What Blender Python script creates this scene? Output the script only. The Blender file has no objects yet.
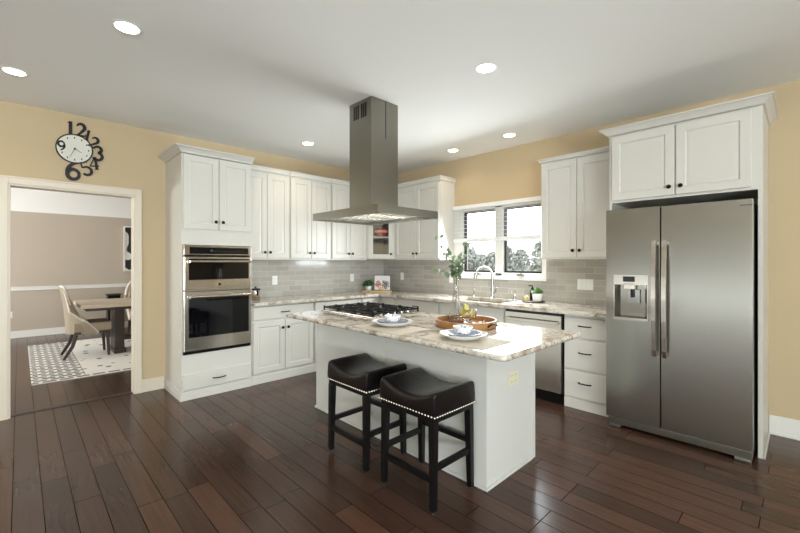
import bpy, bmesh, math, random
from mathutils import Vector, Matrix, noise
random.seed(7)
C = bpy.context.scene.collection
PI = math.pi
R = math.radians

# ------------------------------------------------------------------ camera, sky, lights, exposure
cam_data = bpy.data.cameras.new('camera')
cam = bpy.data.objects.new('camera', cam_data); C.objects.link(cam)
cam.location = (4.8211, -4.2947, 1.367)
cam.rotation_euler = (R(90), 0, R(45.8946))
cam_data.sensor_width = 36; cam_data.sensor_fit = 'HORIZONTAL'
cam_data.lens = 36 * 392.6 / 800
cam_data.shift_y = -4.92 / 800
cam_data.clip_start = 0.02; cam_data.clip_end = 300
bpy.context.scene.camera = cam

vs = bpy.context.scene.view_settings
vs.view_transform = 'Standard'; vs.look = 'None'; vs.exposure = 0.0; vs.gamma = 1.0
vs.use_curve_mapping = False

world = bpy.data.worlds.new('overcast_sky'); bpy.context.scene.world = world
world.use_nodes = True
wn = world.node_tree
bgn = wn.nodes['Background']
bgn.inputs['Color'].default_value = (0.93, 0.97, 1.0, 1)
bgn.inputs['Strength'].default_value = 4.0

def area(name, loc, size, aim, power, color=(1, 1, 1), spread=180):
    d = bpy.data.lights.new(name, 'AREA'); d.shape = 'RECTANGLE'
    d.size, d.size_y = size; d.energy = power; d.color = color; d.spread = R(spread)
    o = bpy.data.objects.new(name, d); C.objects.link(o)
    o.location = loc
    o.rotation_euler = Vector(aim).to_track_quat('-Z', 'Y').to_euler()
    return o
H = 2.759      # ceiling height
XR, YF = 9.0, -8.5     # the family room behind the camera
# unseen area lamps added to fill the room in place of daylight
area('daylight_fill_lamp', (XR - 0.03, -5.7, 1.45), (4.6, 2.1), (-1, 0, 0.98), 770, (0.86, 0.945, 1.0))  # added lamp at the unseen right window, aimed up to brighten the ceiling
area('rear_fill_lamp', (4.0, YF + 0.03, 0.68), (6.2, 1.15), (0, 1, 0.75), 48, (0.88, 0.95, 1.0))  # added low lamp in the imagined rear doors, shaped for the refrigerator's reflection
area('daylight_fill_lamp', (2.17, -0.13, 1.58), (1.1, 0.6), (0, -1, -0.38), 54, (0.88, 0.95, 1.0))
area('daylight_fill_lamp', (-3.0, -7.25, 1.5), (2.4, 1.6), (0, 1, 0.4), 300, (0.95, 0.98, 1.0))  # added dining room lamp; no window is built there

# ------------------------------------------------------------------ materials
def S(v):  # sRGB 0-255 -> linear
    return tuple(((c / 255) / 12.92 if c / 255 <= 0.04045 else ((c / 255 + 0.055) / 1.055) ** 2.4) for c in v) + (1,)

def mat(name, col, rough=0.5, metal=0.0, noise_amt=0.0, noise_scale=20, bump=0.0, bump_scale=60, spec=0.5, trans=0.0, ior=1.45, coat=0.0, stretch=None):
    m = bpy.data.materials.new(name); m.use_nodes = True
    nt = m.node_tree; b = nt.nodes['Principled BSDF']
    b.inputs['Base Color'].default_value = col
    b.inputs['Roughness'].default_value = rough
    b.inputs['Metallic'].default_value = metal
    b.inputs['Specular IOR Level'].default_value = spec
    b.inputs['Transmission Weight'].default_value = trans
    b.inputs['IOR'].default_value = ior
    b.inputs['Coat Weight'].default_value = coat
    if noise_amt or bump:
        tc = nt.nodes.new('ShaderNodeTexCoord'); mp = nt.nodes.new('ShaderNodeMapping')
        nt.links.new(tc.outputs['Object'], mp.inputs['Vector'])
        if stretch: mp.inputs['Scale'].default_value = stretch
        if noise_amt:
            n = nt.nodes.new('ShaderNodeTexNoise'); n.inputs['Scale'].default_value = noise_scale; n.inputs['Detail'].default_value = 4
            nt.links.new(mp.outputs['Vector'], n.inputs['Vector'])
            mx = nt.nodes.new('ShaderNodeMix'); mx.data_type = 'RGBA'
            mx.inputs['A'].default_value = tuple(c * (1 - noise_amt) for c in col[:3]) + (1,)
            mx.inputs['B'].default_value = tuple(min(1, c * (1 + noise_amt)) for c in col[:3]) + (1,)
            nt.links.new(n.outputs['Fac'], mx.inputs['Factor']); nt.links.new(mx.outputs['Result'], b.inputs['Base Color'])
        if bump:
            n2 = nt.nodes.new('ShaderNodeTexNoise'); n2.inputs['Scale'].default_value = bump_scale; n2.inputs['Detail'].default_value = 3
            nt.links.new(mp.outputs['Vector'], n2.inputs['Vector'])
            bp = nt.nodes.new('ShaderNodeBump'); bp.inputs['Strength'].default_value = bump; bp.inputs['Distance'].default_value = 0.01
            nt.links.new(n2.outputs['Fac'], bp.inputs['Height']); nt.links.new(bp.outputs['Normal'], b.inputs['Normal'])
    return m

M = {}
M['wall'] = mat('beige_wall_paint', S((198, 178, 144)), 0.85, noise_amt=0.015, noise_scale=3, bump=0.03, bump_scale=250)
M['ceil'] = mat('white_ceiling_paint', S((240, 239, 234)), 0.9, noise_amt=0.01, noise_scale=3)
M['taupe'] = mat('taupe_wall_paint', S((186, 174, 158)), 0.85, noise_amt=0.015, noise_scale=3)
M['trimw'] = mat('white_trim_paint', S((232, 230, 224)), 0.4, noise_amt=0.01)
M['cream'] = mat('cream_casing_paint', S((222, 212, 194)), 0.4, noise_amt=0.01)
M['cab'] = mat('white_cabinet_paint', S((209, 206, 197)), 0.32, noise_amt=0.008, noise_scale=8)
M['isl'] = mat('island_cabinet_paint', S((212, 212, 206)), 0.35, noise_amt=0.008, noise_scale=8)
M['black'] = mat('black_metal', S((24, 23, 22)), 0.35, 0.6)
M['bronze'] = mat('dark_bronze', S((40, 34, 31)), 0.35, 0.8)
M['iron'] = mat('cast_iron', S((26, 26, 27)), 0.5, 0.3, bump=0.1, bump_scale=200)
M['darkgap'] = mat('dark_plastic', S((28, 28, 29)), 0.5)
M['rubber'] = mat('black_rubber', S((20, 20, 20)), 0.6)
M['chrome'] = mat('brushed_nickel', S((176, 176, 172)), 0.24, 1.0)
M['plateplastic'] = mat('white_plastic', S((240, 240, 236)), 0.4)
M['almond'] = mat('almond_plastic', S((222, 216, 190)), 0.4)
M['blackglass'] = mat('black_oven_glass', S((10, 10, 12)), 0.04, 0, spec=0.6)
M['display'] = mat('dark_display', S((16, 18, 22)), 0.12)
M['leather'] = mat('black_bonded_leather', S((18, 14, 14)), 0.28, bump=0.2, bump_scale=14, spec=0.45, coat=0.1)
M['blackwood'] = mat('black_painted_wood', S((14, 13, 14)), 0.35, noise_amt=0.1)
M['nail'] = mat('pewter_nailheads', S((170, 160, 145)), 0.3, 1.0)
M['porcelain'] = mat('white_porcelain', S((240, 240, 238)), 0.15)
M['bluew'] = mat('blue_grey_glaze', S((150, 156, 168)), 0.25, noise_amt=0.2, noise_scale=30)
M['mat'] = mat('cream_woven_placemat', S((192, 184, 168)), 0.8, noise_amt=0.06, noise_scale=200, bump=0.2, bump_scale=400)
M['traywood'] = mat('honey_wood', S((168, 122, 76)), 0.45, noise_amt=0.2, noise_scale=12, stretch=(1, 1, 6))
M['board'] = mat('pale_cutting_board_wood', S((205, 175, 130)), 0.5, noise_amt=0.15, noise_scale=14, stretch=(1, 6, 1))
M['glass'] = mat('clear_glass', (1, 1, 1, 1), 0.0, trans=1.0, ior=1.45)
M['water'] = mat('clear_water', (1, 1, 1, 1), 0.0, trans=1.0, ior=1.33)
M['leaf'] = mat('eucalyptus_green', S((116, 136, 106)), 0.55, noise_amt=0.2, noise_scale=30)
M['leaf2'] = mat('bright_herb_green', S((84, 124, 56)), 0.55, noise_amt=0.25, noise_scale=40)
M['leaf3'] = mat('deep_leaf_green', S((58, 98, 46)), 0.55, noise_amt=0.25, noise_scale=40)
M['stem'] = mat('stem_green_brown', S((110, 108, 70)), 0.6)
M['pear'] = mat('yellow_pear_skin', S((196, 184, 104)), 0.4, noise_amt=0.12, noise_scale=40)
M['red'] = mat('red_enamel', S((176, 28, 26)), 0.2)
M['blush'] = mat('pale_rose_enamel', S((226, 178, 160)), 0.25)
M['greyint'] = mat('grey_cabinet_interior', S((150, 146, 136)), 0.6)
M['linen'] = mat('beige_linen', S((156, 144, 124)), 0.85, noise_amt=0.06, noise_scale=120, bump=0.15, bump_scale=300)
M['piping'] = mat('ivory_piping', S((218, 212, 198)), 0.6)
M['darkwood'] = mat('espresso_wood', S((58, 44, 38)), 0.4, noise_amt=0.15, noise_scale=14, stretch=(6, 6, 1))
M['tabletop'] = mat('washed_table_wood', S((206, 190, 168)), 0.35, noise_amt=0.1, noise_scale=10, stretch=(6, 1, 6))
M['greydark'] = mat('charcoal_cloth', S((62, 66, 74)), 0.7, noise_amt=0.15, noise_scale=60)
M['clockface'] = mat('speckled_clock_face', S((222, 220, 208)), 0.6, noise_amt=0.12, noise_scale=120)
M['clockblack'] = mat('black_clock_metal', S((18, 17, 17)), 0.45)
M['sash'] = mat('bronze_window_sash', S((40, 38, 36)), 0.4)
M['blind'] = mat('white_blind_slat', S((238, 238, 236)), 0.45)
M['soapy'] = mat('yellow_sponge', S((206, 192, 128)), 0.7, noise_amt=0.1, noise_scale=60)
M['grass'] = mat('dull_lawn', S((110, 112, 88)), 0.95, noise_amt=0.2, noise_scale=2)
M['crown'] = mat('haze_tinted_foliage', S((144, 148, 140)), 1.0, noise_amt=0.1, noise_scale=1.5)  # distance haze is put into this pale foliage colour
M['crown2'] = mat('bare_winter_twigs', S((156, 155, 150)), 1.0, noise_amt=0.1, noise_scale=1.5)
M['bark'] = mat('grey_bark', S((80, 72, 62)), 0.9, noise_amt=0.2)

def steel(name, col, rough, axis):
    m = mat(name, S(col), rough, 1.0)
    nt = m.node_tree; b = nt.nodes['Principled BSDF']
    tc = nt.nodes.new('ShaderNodeTexCoord'); mp = nt.nodes.new('ShaderNodeMapping')
    mp.inputs['Scale'].default_value = (4, 4, 400) if axis == 'h' else (300, 300, 4)
    n = nt.nodes.new('ShaderNodeTexNoise'); n.inputs['Scale'].default_value = 1.0; n.inputs['Detail'].default_value = 3
    nt.links.new(tc.outputs['Object'], mp.inputs['Vector']); nt.links.new(mp.outputs['Vector'], n.inputs['Vector'])
    mr = nt.nodes.new('ShaderNodeMapRange'); mr.inputs['To Min'].default_value = rough * 0.94; mr.inputs['To Max'].default_value = rough * 1.06
    nt.links.new(n.outputs['Fac'], mr.inputs['Value']); nt.links.new(mr.outputs['Result'], b.inputs['Roughness'])
    bp = nt.nodes.new('ShaderNodeBump'); bp.inputs['Strength'].default_value = 0.006; bp.inputs['Distance'].default_value = 0.001
    nt.links.new(n.outputs['Fac'], bp.inputs['Height']); return m
M['steel'] = steel('brushed_stainless_steel', (164, 162, 154), 0.22, 'h')
M['steelh'] = steel('hood_stainless_steel', (142, 140, 130), 0.32, 'v')
M['steelo'] = steel('oven_stainless_steel', (206, 200, 190), 0.2, 'h')

def emit(name, col, strength):
    m = bpy.data.materials.new(name); m.use_nodes = True
    b = m.node_tree.nodes['Principled BSDF']
    b.inputs['Base Color'].default_value = col
    b.inputs['Emission Color'].default_value = col; b.inputs['Emission Strength'].default_value = strength
    return m
M['lamp'] = emit('lit_lamp_lens', (1, 0.93, 0.82, 1), 12)

def floor_mat():
    m = mat('dark_hardwood_planks', S((60, 42, 35)), 0.3); nt = m.node_tree; b = nt.nodes['Principled BSDF']; L = nt.links
    g = nt.nodes.new('ShaderNodeNewGeometry'); mp = nt.nodes.new('ShaderNodeMapping'); L.new(g.outputs['Position'], mp.inputs['Vector'])
    mp.inputs['Location'].default_value = (20.3, 10.074, 0)
    br = nt.nodes.new('ShaderNodeTexBrick'); L.new(mp.outputs['Vector'], br.inputs['Vector'])
    br.offset = 0.37; br.offset_frequency = 3; br.squash = 0.7; br.squash_frequency = 2
    br.inputs['Scale'].default_value = 1; br.inputs['Brick Width'].default_value = 1.15; br.inputs['Row Height'].default_value = 0.125
    br.inputs['Mortar Size'].default_value = 0.0022; br.inputs['Mortar Smooth'].default_value = 0.3; br.inputs['Bias'].default_value = 0
    br.inputs['Color1'].default_value = (0, 0, 0, 1); br.inputs['Color2'].default_value = (1, 1, 1, 1); br.inputs['Mortar'].default_value = (0.5, 0.5, 0.5, 1)
    rp = nt.nodes.new('ShaderNodeValToRGB'); L.new(br.outputs['Color'], rp.inputs['Fac'])
    e = rp.color_ramp.elements; e[0].color = S((62, 45, 36)); e[1].color = S((86, 60, 47))
    x = e.new(0.5); x.color = S((74, 53, 43))
    mp2 = nt.nodes.new('ShaderNodeMapping'); L.new(g.outputs['Position'], mp2.inputs['Vector']); mp2.inputs['Scale'].default_value = (2.2, 34, 1)
    n = nt.nodes.new('ShaderNodeTexNoise'); L.new(mp2.outputs['Vector'], n.inputs['Vector']); n.inputs['Scale'].default_value = 1.4; n.inputs['Detail'].default_value = 3
    mr = nt.nodes.new('ShaderNodeMapRange'); L.new(n.outputs['Fac'], mr.inputs['Value']); mr.inputs['From Min'].default_value = 0.25; mr.inputs['From Max'].default_value = 0.75
    mr.inputs['To Min'].default_value = 0.82; mr.inputs['To Max'].default_value = 1.18
    mx = nt.nodes.new('ShaderNodeMix'); mx.data_type = 'RGBA'; mx.blend_type = 'MULTIPLY'; mx.inputs['Factor'].default_value = 1
    L.new(rp.outputs['Color'], mx.inputs['A']); L.new(mr.outputs['Result'], mx.inputs['B'])
    mx2 = nt.nodes.new('ShaderNodeMix'); mx2.data_type = 'RGBA'; L.new(br.outputs['Fac'], mx2.inputs['Factor'])
    L.new(mx.outputs['Result'], mx2.inputs['A']); mx2.inputs['B'].default_value = S((10, 7, 6))
    L.new(mx2.outputs['Result'], b.inputs['Base Color'])
    mr2 = nt.nodes.new('ShaderNodeMapRange'); L.new(n.outputs['Fac'], mr2.inputs['Value']); mr2.inputs['To Min'].default_value = 0.215; mr2.inputs['To Max'].default_value = 0.225
    L.new(mr2.outputs['Result'], b.inputs['Roughness'])
    sl = nt.nodes.new('ShaderNodeMapRange'); L.new(br.outputs['Fac'], sl.inputs['Value']); sl.inputs['To Min'].default_value = 0.36; sl.inputs['To Max'].default_value = 0.02
    L.new(sl.outputs['Result'], b.inputs['Specular IOR Level'])
    ad = nt.nodes.new('ShaderNodeMath'); ad.operation = 'MULTIPLY_ADD'; L.new(br.outputs['Fac'], ad.inputs[0]); ad.inputs[1].default_value = -1.0
    ml = nt.nodes.new('ShaderNodeMath'); ml.operation = 'MULTIPLY'; L.new(n.outputs['Fac'], ml.inputs[0]); ml.inputs[1].default_value = 0.0
    L.new(ml.outputs[0], ad.inputs[2])
    bp = nt.nodes.new('ShaderNodeBump'); bp.inputs['Strength'].default_value = 0.25; bp.inputs['Distance'].default_value = 0.006
    L.new(ad.outputs[0], bp.inputs['Height']); L.new(bp.outputs['Normal'], b.inputs['Normal'])
    return m
M['floor'] = floor_mat()

def tile_mat(name, ax):
    m = mat(name, S((172, 160, 146)), 0.14); nt = m.node_tree; b = nt.nodes['Principled BSDF']; L = nt.links
    g = nt.nodes.new('ShaderNodeNewGeometry'); sp = nt.nodes.new('ShaderNodeSeparateXYZ'); L.new(g.outputs['Position'], sp.inputs[0])
    cb = nt.nodes.new('ShaderNodeCombineXYZ'); L.new(sp.outputs[ax], cb.inputs['X']); L.new(sp.outputs['Z'], cb.inputs['Y'])
    mp = nt.nodes.new('ShaderNodeMapping'); L.new(cb.outputs[0], mp.inputs['Vector']); mp.inputs['Location'].default_value = (10.1, 0.066 * 20 - 0.914 + 0.002, 0)
    br = nt.nodes.new('ShaderNodeTexBrick'); L.new(mp.outputs['Vector'], br.inputs['Vector']); br.offset = 0.5
    br.inputs['Scale'].default_value = 1; br.inputs['Brick Width'].default_value = 0.2; br.inputs['Row Height'].default_value = 0.066
    br.inputs['Mortar Size'].default_value = 0.0018; br.inputs['Mortar Smooth'].default_value = 0.2
    br.inputs['Color1'].default_value = S((166, 161, 152)); br.inputs['Color2'].default_value = S((182, 178, 169)); br.inputs['Mortar'].default_value = S((204, 197, 186))
    L.new(br.outputs['Color'], b.inputs['Base Color'])
    mr = nt.nodes.new('ShaderNodeMapRange'); L.new(br.outputs['Fac'], mr.inputs['Value']); mr.inputs['To Min'].default_value = 0.12; mr.inputs['To Max'].default_value = 0.7
    L.new(mr.outputs['Result'], b.inputs['Roughness'])
    bp = nt.nodes.new('ShaderNodeBump'); bp.invert = True; bp.inputs['Strength'].default_value = 0.3; bp.inputs['Distance'].default_value = 0.003
    L.new(br.outputs['Fac'], bp.inputs['Height']); L.new(bp.outputs['Normal'], b.inputs['Normal'])
    return m
M['tileA'] = tile_mat('glazed_subway_tile', 'Y'); M['tileB'] = tile_mat('glazed_subway_tile_window', 'X')

def granite():
    m = mat('cream_brown_granite', S((214, 202, 184)), 0.07, spec=0.6); nt = m.node_tree; b = nt.nodes['Principled BSDF']; L = nt.links
    g = nt.nodes.new('ShaderNodeNewGeometry')
    def nz(sc, det, dist=0):
        n = nt.nodes.new('ShaderNodeTexNoise'); n.inputs['Scale'].default_value = sc; n.inputs['Detail'].default_value = det; n.inputs['Distortion'].default_value = dist
        L.new(g.outputs['Position'], n.inputs['Vector']); return n
    def ramp(n, stops, out='Fac'):
        r = nt.nodes.new('ShaderNodeValToRGB'); L.new(n.outputs[out], r.inputs['Fac'])
        e = r.color_ramp.elements; e[0].position, e[0].color = stops[0]; e[1].position, e[1].color = stops[-1]
        for p, c in stops[1:-1]:
            x = e.new(p); x.color = c
        return r
    big = ramp(nz(7, 8, 1.2), [(0.32, S((126, 107, 90))), (0.42, S((178, 165, 146))), (0.5, S((206, 199, 187))), (0.6, S((213, 208, 198))), (0.72, S((160, 149, 137)))])
    spk = ramp(nz(48, 5, 0.6), [(0.36, (1, 1, 1, 1)), (0.46, (0, 0, 0, 1))])
    grey = ramp(nz(20, 6, 1.5), [(0.6, (0, 0, 0, 1)), (0.7, (1, 1, 1, 1))])
    m1 = nt.nodes.new('ShaderNodeMix'); m1.data_type = 'RGBA'; L.new(big.outputs['Color'], m1.inputs['A']); m1.inputs['B'].default_value = S((146, 132, 122))
    f1 = nt.nodes.new('ShaderNodeMath'); f1.operation = 'MULTIPLY'; f1.inputs[1].default_value = 0.75; L.new(grey.outputs['Color'], f1.inputs[0]); L.new(f1.outputs[0], m1.inputs['Factor'])
    m2 = nt.nodes.new('ShaderNodeMix'); m2.data_type = 'RGBA'; L.new(m1.outputs['Result'], m2.inputs['A']); m2.inputs['B'].default_value = S((120, 96, 78))
    f2 = nt.nodes.new('ShaderNodeMath'); f2.operation = 'MULTIPLY'; f2.inputs[1].default_value = 0.55; L.new(spk.outputs['Color'], f2.inputs[0]); L.new(f2.outputs[0], m2.inputs['Factor'])
    L.new(m2.outputs['Result'], b.inputs['Base Color'])
    return m
M['granite'] = granite()

def rug_mat():
    m = mat('black_white_woven_rug', S((225, 222, 214)), 0.95); nt = m.node_tree; b = nt.nodes['Principled BSDF']; L = nt.links
    g = nt.nodes.new('ShaderNodeNewGeometry'); sp = nt.nodes.new('ShaderNodeSeparateXYZ'); L.new(g.outputs['Position'], sp.inputs[0])
    br = nt.nodes.new('ShaderNodeTexBrick'); L.new(g.outputs['Position'], br.inputs['Vector'])
    br.inputs['Scale'].default_value = 1; br.inputs['Brick Width'].default_value = 0.15; br.inputs['Row Height'].default_value = 0.085; br.offset = 0.5
    mpx = nt.nodes.new('ShaderNodeMapping'); mpx.inputs['Rotation'].default_value = (0, 0, PI / 2); L.new(g.outputs['Position'], mpx.inputs['Vector']); L.new(mpx.outputs['Vector'], br.inputs['Vector'])
    br.inputs['Mortar Size'].default_value = 0.017; br.inputs['Mortar Smooth'].default_value = 0.1
    br.inputs['Color1'].default_value = S((60, 58, 58)); br.inputs['Color2'].default_value = S((120, 116, 112)); br.inputs['Mortar'].default_value = S((226, 223, 216))
    vo = nt.nodes.new('ShaderNodeTexVoronoi'); vo.inputs['Scale'].default_value = 7; L.new(g.outputs['Position'], vo.inputs['Vector'])
    r1 = nt.nodes.new('ShaderNodeValToRGB'); L.new(vo.outputs['Distance'], r1.inputs['Fac']); e = r1.color_ramp.elements
    e[0].position = 0.2; e[0].color = S((72, 70, 70)); e[1].position = 0.26; e[1].color = S((228, 225, 218))
    wv = nt.nodes.new('ShaderNodeTexWave'); wv.wave_type = 'BANDS'; wv.bands_direction = 'X'; wv.wave_profile = 'TRI'; wv.inputs['Scale'].default_value = 0.55; wv.inputs['Phase Offset'].default_value = 1
    L.new(g.outputs['Position'], wv.inputs['Vector'])
    zone = nt.nodes.new('ShaderNodeMath'); zone.operation = 'GREATER_THAN'; zone.inputs[1].default_value = 0.55; L.new(wv.outputs['Fac'], zone.inputs[0])
    mz = nt.nodes.new('ShaderNodeMix'); mz.data_type = 'RGBA'; L.new(zone.outputs[0], mz.inputs['Factor']); mz.inputs['A'].default_value = S((228, 225, 218)); L.new(r1.outputs['Color'], mz.inputs['B'])
    band = nt.nodes.new('ShaderNodeMath'); band.operation = 'GREATER_THAN'; band.inputs[1].default_value = -3.72; L.new(sp.outputs['Y'], band.inputs[0])
    mb = nt.nodes.new('ShaderNodeMix'); mb.data_type = 'RGBA'; L.new(band.outputs[0], mb.inputs['Factor']); L.new(br.outputs['Color'], mb.inputs['A']); L.new(mz.outputs['Result'], mb.inputs['B'])
    edge = nt.nodes.new('ShaderNodeMath'); edge.operation = 'GREATER_THAN'; edge.inputs[1].default_value = -1.19; L.new(sp.outputs['X'], edge.inputs[0])
    me = nt.nodes.new('ShaderNodeMix'); me.data_type = 'RGBA'; L.new(edge.outputs[0], me.inputs['Factor']); L.new(mb.outputs['Result'], me.inputs['A']); L.new(br.outputs['Color'], me.inputs['B'])
    L.new(me.outputs['Result'], b.inputs['Base Color'])
    return m
M['rug'] = rug_mat()

def blob_mat(name, c1, c2, scale, thr):
    m = mat(name, c1, 0.6); nt = m.node_tree; b = nt.nodes['Principled BSDF']; L = nt.links
    tc = nt.nodes.new('ShaderNodeTexCoord'); n = nt.nodes.new('ShaderNodeTexVoronoi'); n.feature = 'SMOOTH_F1'; n.inputs['Scale'].default_value = scale; L.new(tc.outputs['Object'], n.inputs['Vector'])
    r = nt.nodes.new('ShaderNodeValToRGB'); L.new(n.outputs['Distance'], r.inputs['Fac']); e = r.color_ramp.elements
    e[0].position = thr; e[0].color = c1; e[1].position = thr + 0.03; e[1].color = c2
    L.new(r.outputs['Color'], b.inputs['Base Color']); return m
M['art'] = blob_mat('black_white_abstract_print', S((232, 230, 224)), S((34, 34, 36)), 3.3, 0.33)
M['bluepat'] = blob_mat('blue_sprig_glaze', S((110, 128, 168)), S((238, 238, 240)), 60, 0.28)
M['redprint'] = blob_mat('red_flower_print', S((186, 60, 62)), S((226, 190, 178)), 60, 0.42)
M['greyprint'] = blob_mat('grey_flower_print', S((96, 88, 88)), S((206, 196, 190)), 60, 0.42)

# ------------------------------------------------------------------ mesh builder
class MB:
    def __init__(s, mtx=None): s.bm = bmesh.new(); s.M = mtx or Matrix()
    def _add(s, bm2):
        bmesh.ops.transform(bm2, matrix=s.M, verts=bm2.verts)
        me = bpy.data.meshes.new('tmp'); bm2.to_mesh(me); bm2.free(); s.bm.from_mesh(me); bpy.data.meshes.remove(me); return s
    def box(s, x0, x1, y0, y1, z0, z1, bev=0.0, seg=2):
        b = bmesh.new(); bmesh.ops.create_cube(b, size=1)
        for v in b.verts: v.co = Vector(((x0 + x1) / 2 + v.co.x * (x1 - x0), (y0 + y1) / 2 + v.co.y * (y1 - y0), (z0 + z1) / 2 + v.co.z * (z1 - z0)))
        if bev: bmesh.ops.bevel(b, geom=list(b.edges), offset=bev, segments=seg, affect='EDGES', profile=0.6)
        return s._add(b)
    def hexa(s, bot, top, bev=0.0):
        b = bmesh.new(); v = [b.verts.new(p) for p in list(bot) + list(top)]
        n = len(bot)
        b.faces.new(v[:n][::-1]); b.faces.new(v[n:])
        for i in range(n): b.faces.new((v[i], v[(i + 1) % n], v[n + (i + 1) % n], v[n + i]))
        bmesh.ops.recalc_face_normals(b, faces=b.faces)
        if bev: bmesh.ops.bevel(b, geom=list(b.edges), offset=bev, segments=2, affect='EDGES', profile=0.6)
        return s._add(b)
    def prism(s, poly, z0, z1, bev=0.0):
        return s.hexa([(x, y, z0) for x, y in poly], [(x, y, z1) for x, y in poly], bev)
    def bar(s, p, q, w, d, bev=0.0, w2=None, d2=None):   # square-section stick from p to q
        p, q = Vector(p), Vector(q); t = (q - p).normalized(); a = Vector((1, 0, 0)) if abs(t.x) < 0.9 else Vector((0, 1, 0))
        u = (a - t * a.dot(t)).normalized(); v = t.cross(u); w2 = w2 or w; d2 = d2 or d
        f = lambda c, W, D: [c + u * (sx * W / 2) + v * (sy * D / 2) for sx, sy in ((-1, -1), (1, -1), (1, 1), (-1, 1))]
        return s.hexa(f(p, w, d), f(q, w2, d2), bev)
    def tube(s, pts, r, seg=12, cap=True):
        b = bmesh.new(); pts = [Vector(p) for p in pts]; rings = []; n = len(pts); up = None
        for i, p in enumerate(pts):
            t = (pts[min(i + 1, n - 1)] - pts[max(i - 1, 0)]).normalized()
            if up is None:
                a = Vector((0, 0, 1)) if abs(t.z) < 0.9 else Vector((1, 0, 0)); up = (a - t * a.dot(t)).normalized()
            else: up = (up - t * up.dot(t)).normalized()
            w = t.cross(up); rr = r[i] if isinstance(r, (list, tuple)) else r
            rings.append([b.verts.new(p + (up * math.cos(k * 2 * PI / seg) + w * math.sin(k * 2 * PI / seg)) * rr) for k in range(seg)])
        for a, c in zip(rings, rings[1:]):
            for k in range(seg): b.faces.new((a[k], a[(k + 1) % seg], c[(k + 1) % seg], c[k]))
        if cap: b.faces.new(rings[0][::-1]); b.faces.new(rings[-1])
        bmesh.ops.recalc_face_normals(b, faces=b.faces)
        return s._add(b)
    def lathe(s, prof, c=(0, 0, 0), seg=32, axis='z', squash=(1, 1)):
        b = bmesh.new(); rings = []
        for r, z in prof:
            if r < 1e-6: rings.append([b.verts.new((0, 0, z))])
            else: rings.append([b.verts.new((r * math.cos(k * 2 * PI / seg) * squash[0], r * math.sin(k * 2 * PI / seg) * squash[1], z)) for k in range(seg)])
        for a, d in zip(rings, rings[1:]):
            if len(a) == 1 and len(d) == 1: continue
            for k in range(seg):
                k2 = (k + 1) % seg
                if len(a) == 1: b.faces.new((a[0], d[k], d[k2]))
                elif len(d) == 1: b.faces.new((a[k], a[k2], d[0]))
                else: b.faces.new((a[k], a[k2], d[k2], d[k]))
        bmesh.ops.recalc_face_normals(b, faces=b.faces)
        m = Matrix.Translation(c)
        if axis == '-y': m = m @ Matrix.Rotation(PI / 2, 4, 'X')      # local z -> -y
        if axis == 'x': m = m @ Matrix.Rotation(PI / 2, 4, 'Y')
        bmesh.ops.transform(b, matrix=m, verts=b.verts)
        return s._add(b)
    def sphere(s, c, r, sub=2, scale=(1, 1, 1)):
        b = bmesh.new(); bmesh.ops.create_icosphere(b, subdivisions=sub, radius=r)
        for v in b.verts: v.co = Vector((v.co.x * scale[0] + c[0], v.co.y * scale[1] + c[1], v.co.z * scale[2] + c[2]))
        return s._add(b)
    def panel(s, x0, x1, z0, z1, yf, t=0.02, fw=0.058, flat=False):
        """raised-panel door: back at y=yf, front at y=yf-t"""
        b = bmesh.new()
        if flat: rings = [(0, 0), (0, t - 0.004), (0.004, t)]
        else: rings = [(0, 0), (0, t - 0.004), (0.004, t), (fw, t), (fw + 0.004, t - 0.004), (fw + 0.008, t - 0.009), (fw + 0.016, t - 0.009), (fw + 0.036, t - 0.002)]
        vr = [[b.verts.new((x, yf - d, z)) for x, z in ((x0 + i, z0 + i), (x1 - i, z0 + i), (x1 - i, z1 - i), (x0 + i, z1 - i))] for i, d in rings]
        b.faces.new(vr[0][::-1])
        for a, c in zip(vr, vr[1:]):
            for k in range(4): b.faces.new((a[k], a[(k + 1) % 4], c[(k + 1) % 4], c[k]))
        b.faces.new(vr[-1]); bmesh.ops.recalc_face_normals(b, faces=b.faces)
        return s._add(b)
    def build(s, name, m, parent=None, loc=(0, 0, 0), rot=(0, 0, 0), angle=35):
        me = bpy.data.meshes.new(name); s.bm.to_mesh(me); s.bm.free()
        me.materials.append(M[m] if isinstance(m, str) else m)
        for p in me.polygons: p.use_smooth = True
        me.set_sharp_from_angle(angle=R(angle))
        o = bpy.data.objects.new(name, me); C.objects.link(o); o.location = loc; o.rotation_euler = rot
        wn_ = o.modifiers.new('weighted_normal', 'WEIGHTED_NORMAL'); wn_.keep_sharp = True; wn_.mode = 'FACE_AREA'; wn_.weight = 100
        if parent: o.parent = parent
        return o

def tag(o, label=None, cat=None, group=None, kind=None):
    if label: o['label'] = label
    if cat: o['category'] = cat
    if group: o['group'] = group
    if kind: o['kind'] = kind
    return o
def thing(name, label, cat, loc, rz=0, group=None):
    o = bpy.data.objects.new(name, None); C.objects.link(o); o.empty_display_size = 0.1
    o.location = loc; o.rotation_euler = (0, 0, rz); return tag(o, label, cat, group)
def copy_tree(o, parent=None):
    c = o.copy(); C.objects.link(c)
    if parent: c.parent = parent
    for ch in list(o.children): copy_tree(ch, c)
    return c
def struct(name, mb, m, label=None, cat=None, **k):
    o = mb.build(name, m, **k); return tag(o, label, cat, None, 'structure')

QA = PI / 2    # things standing against the oven wall face +X

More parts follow.
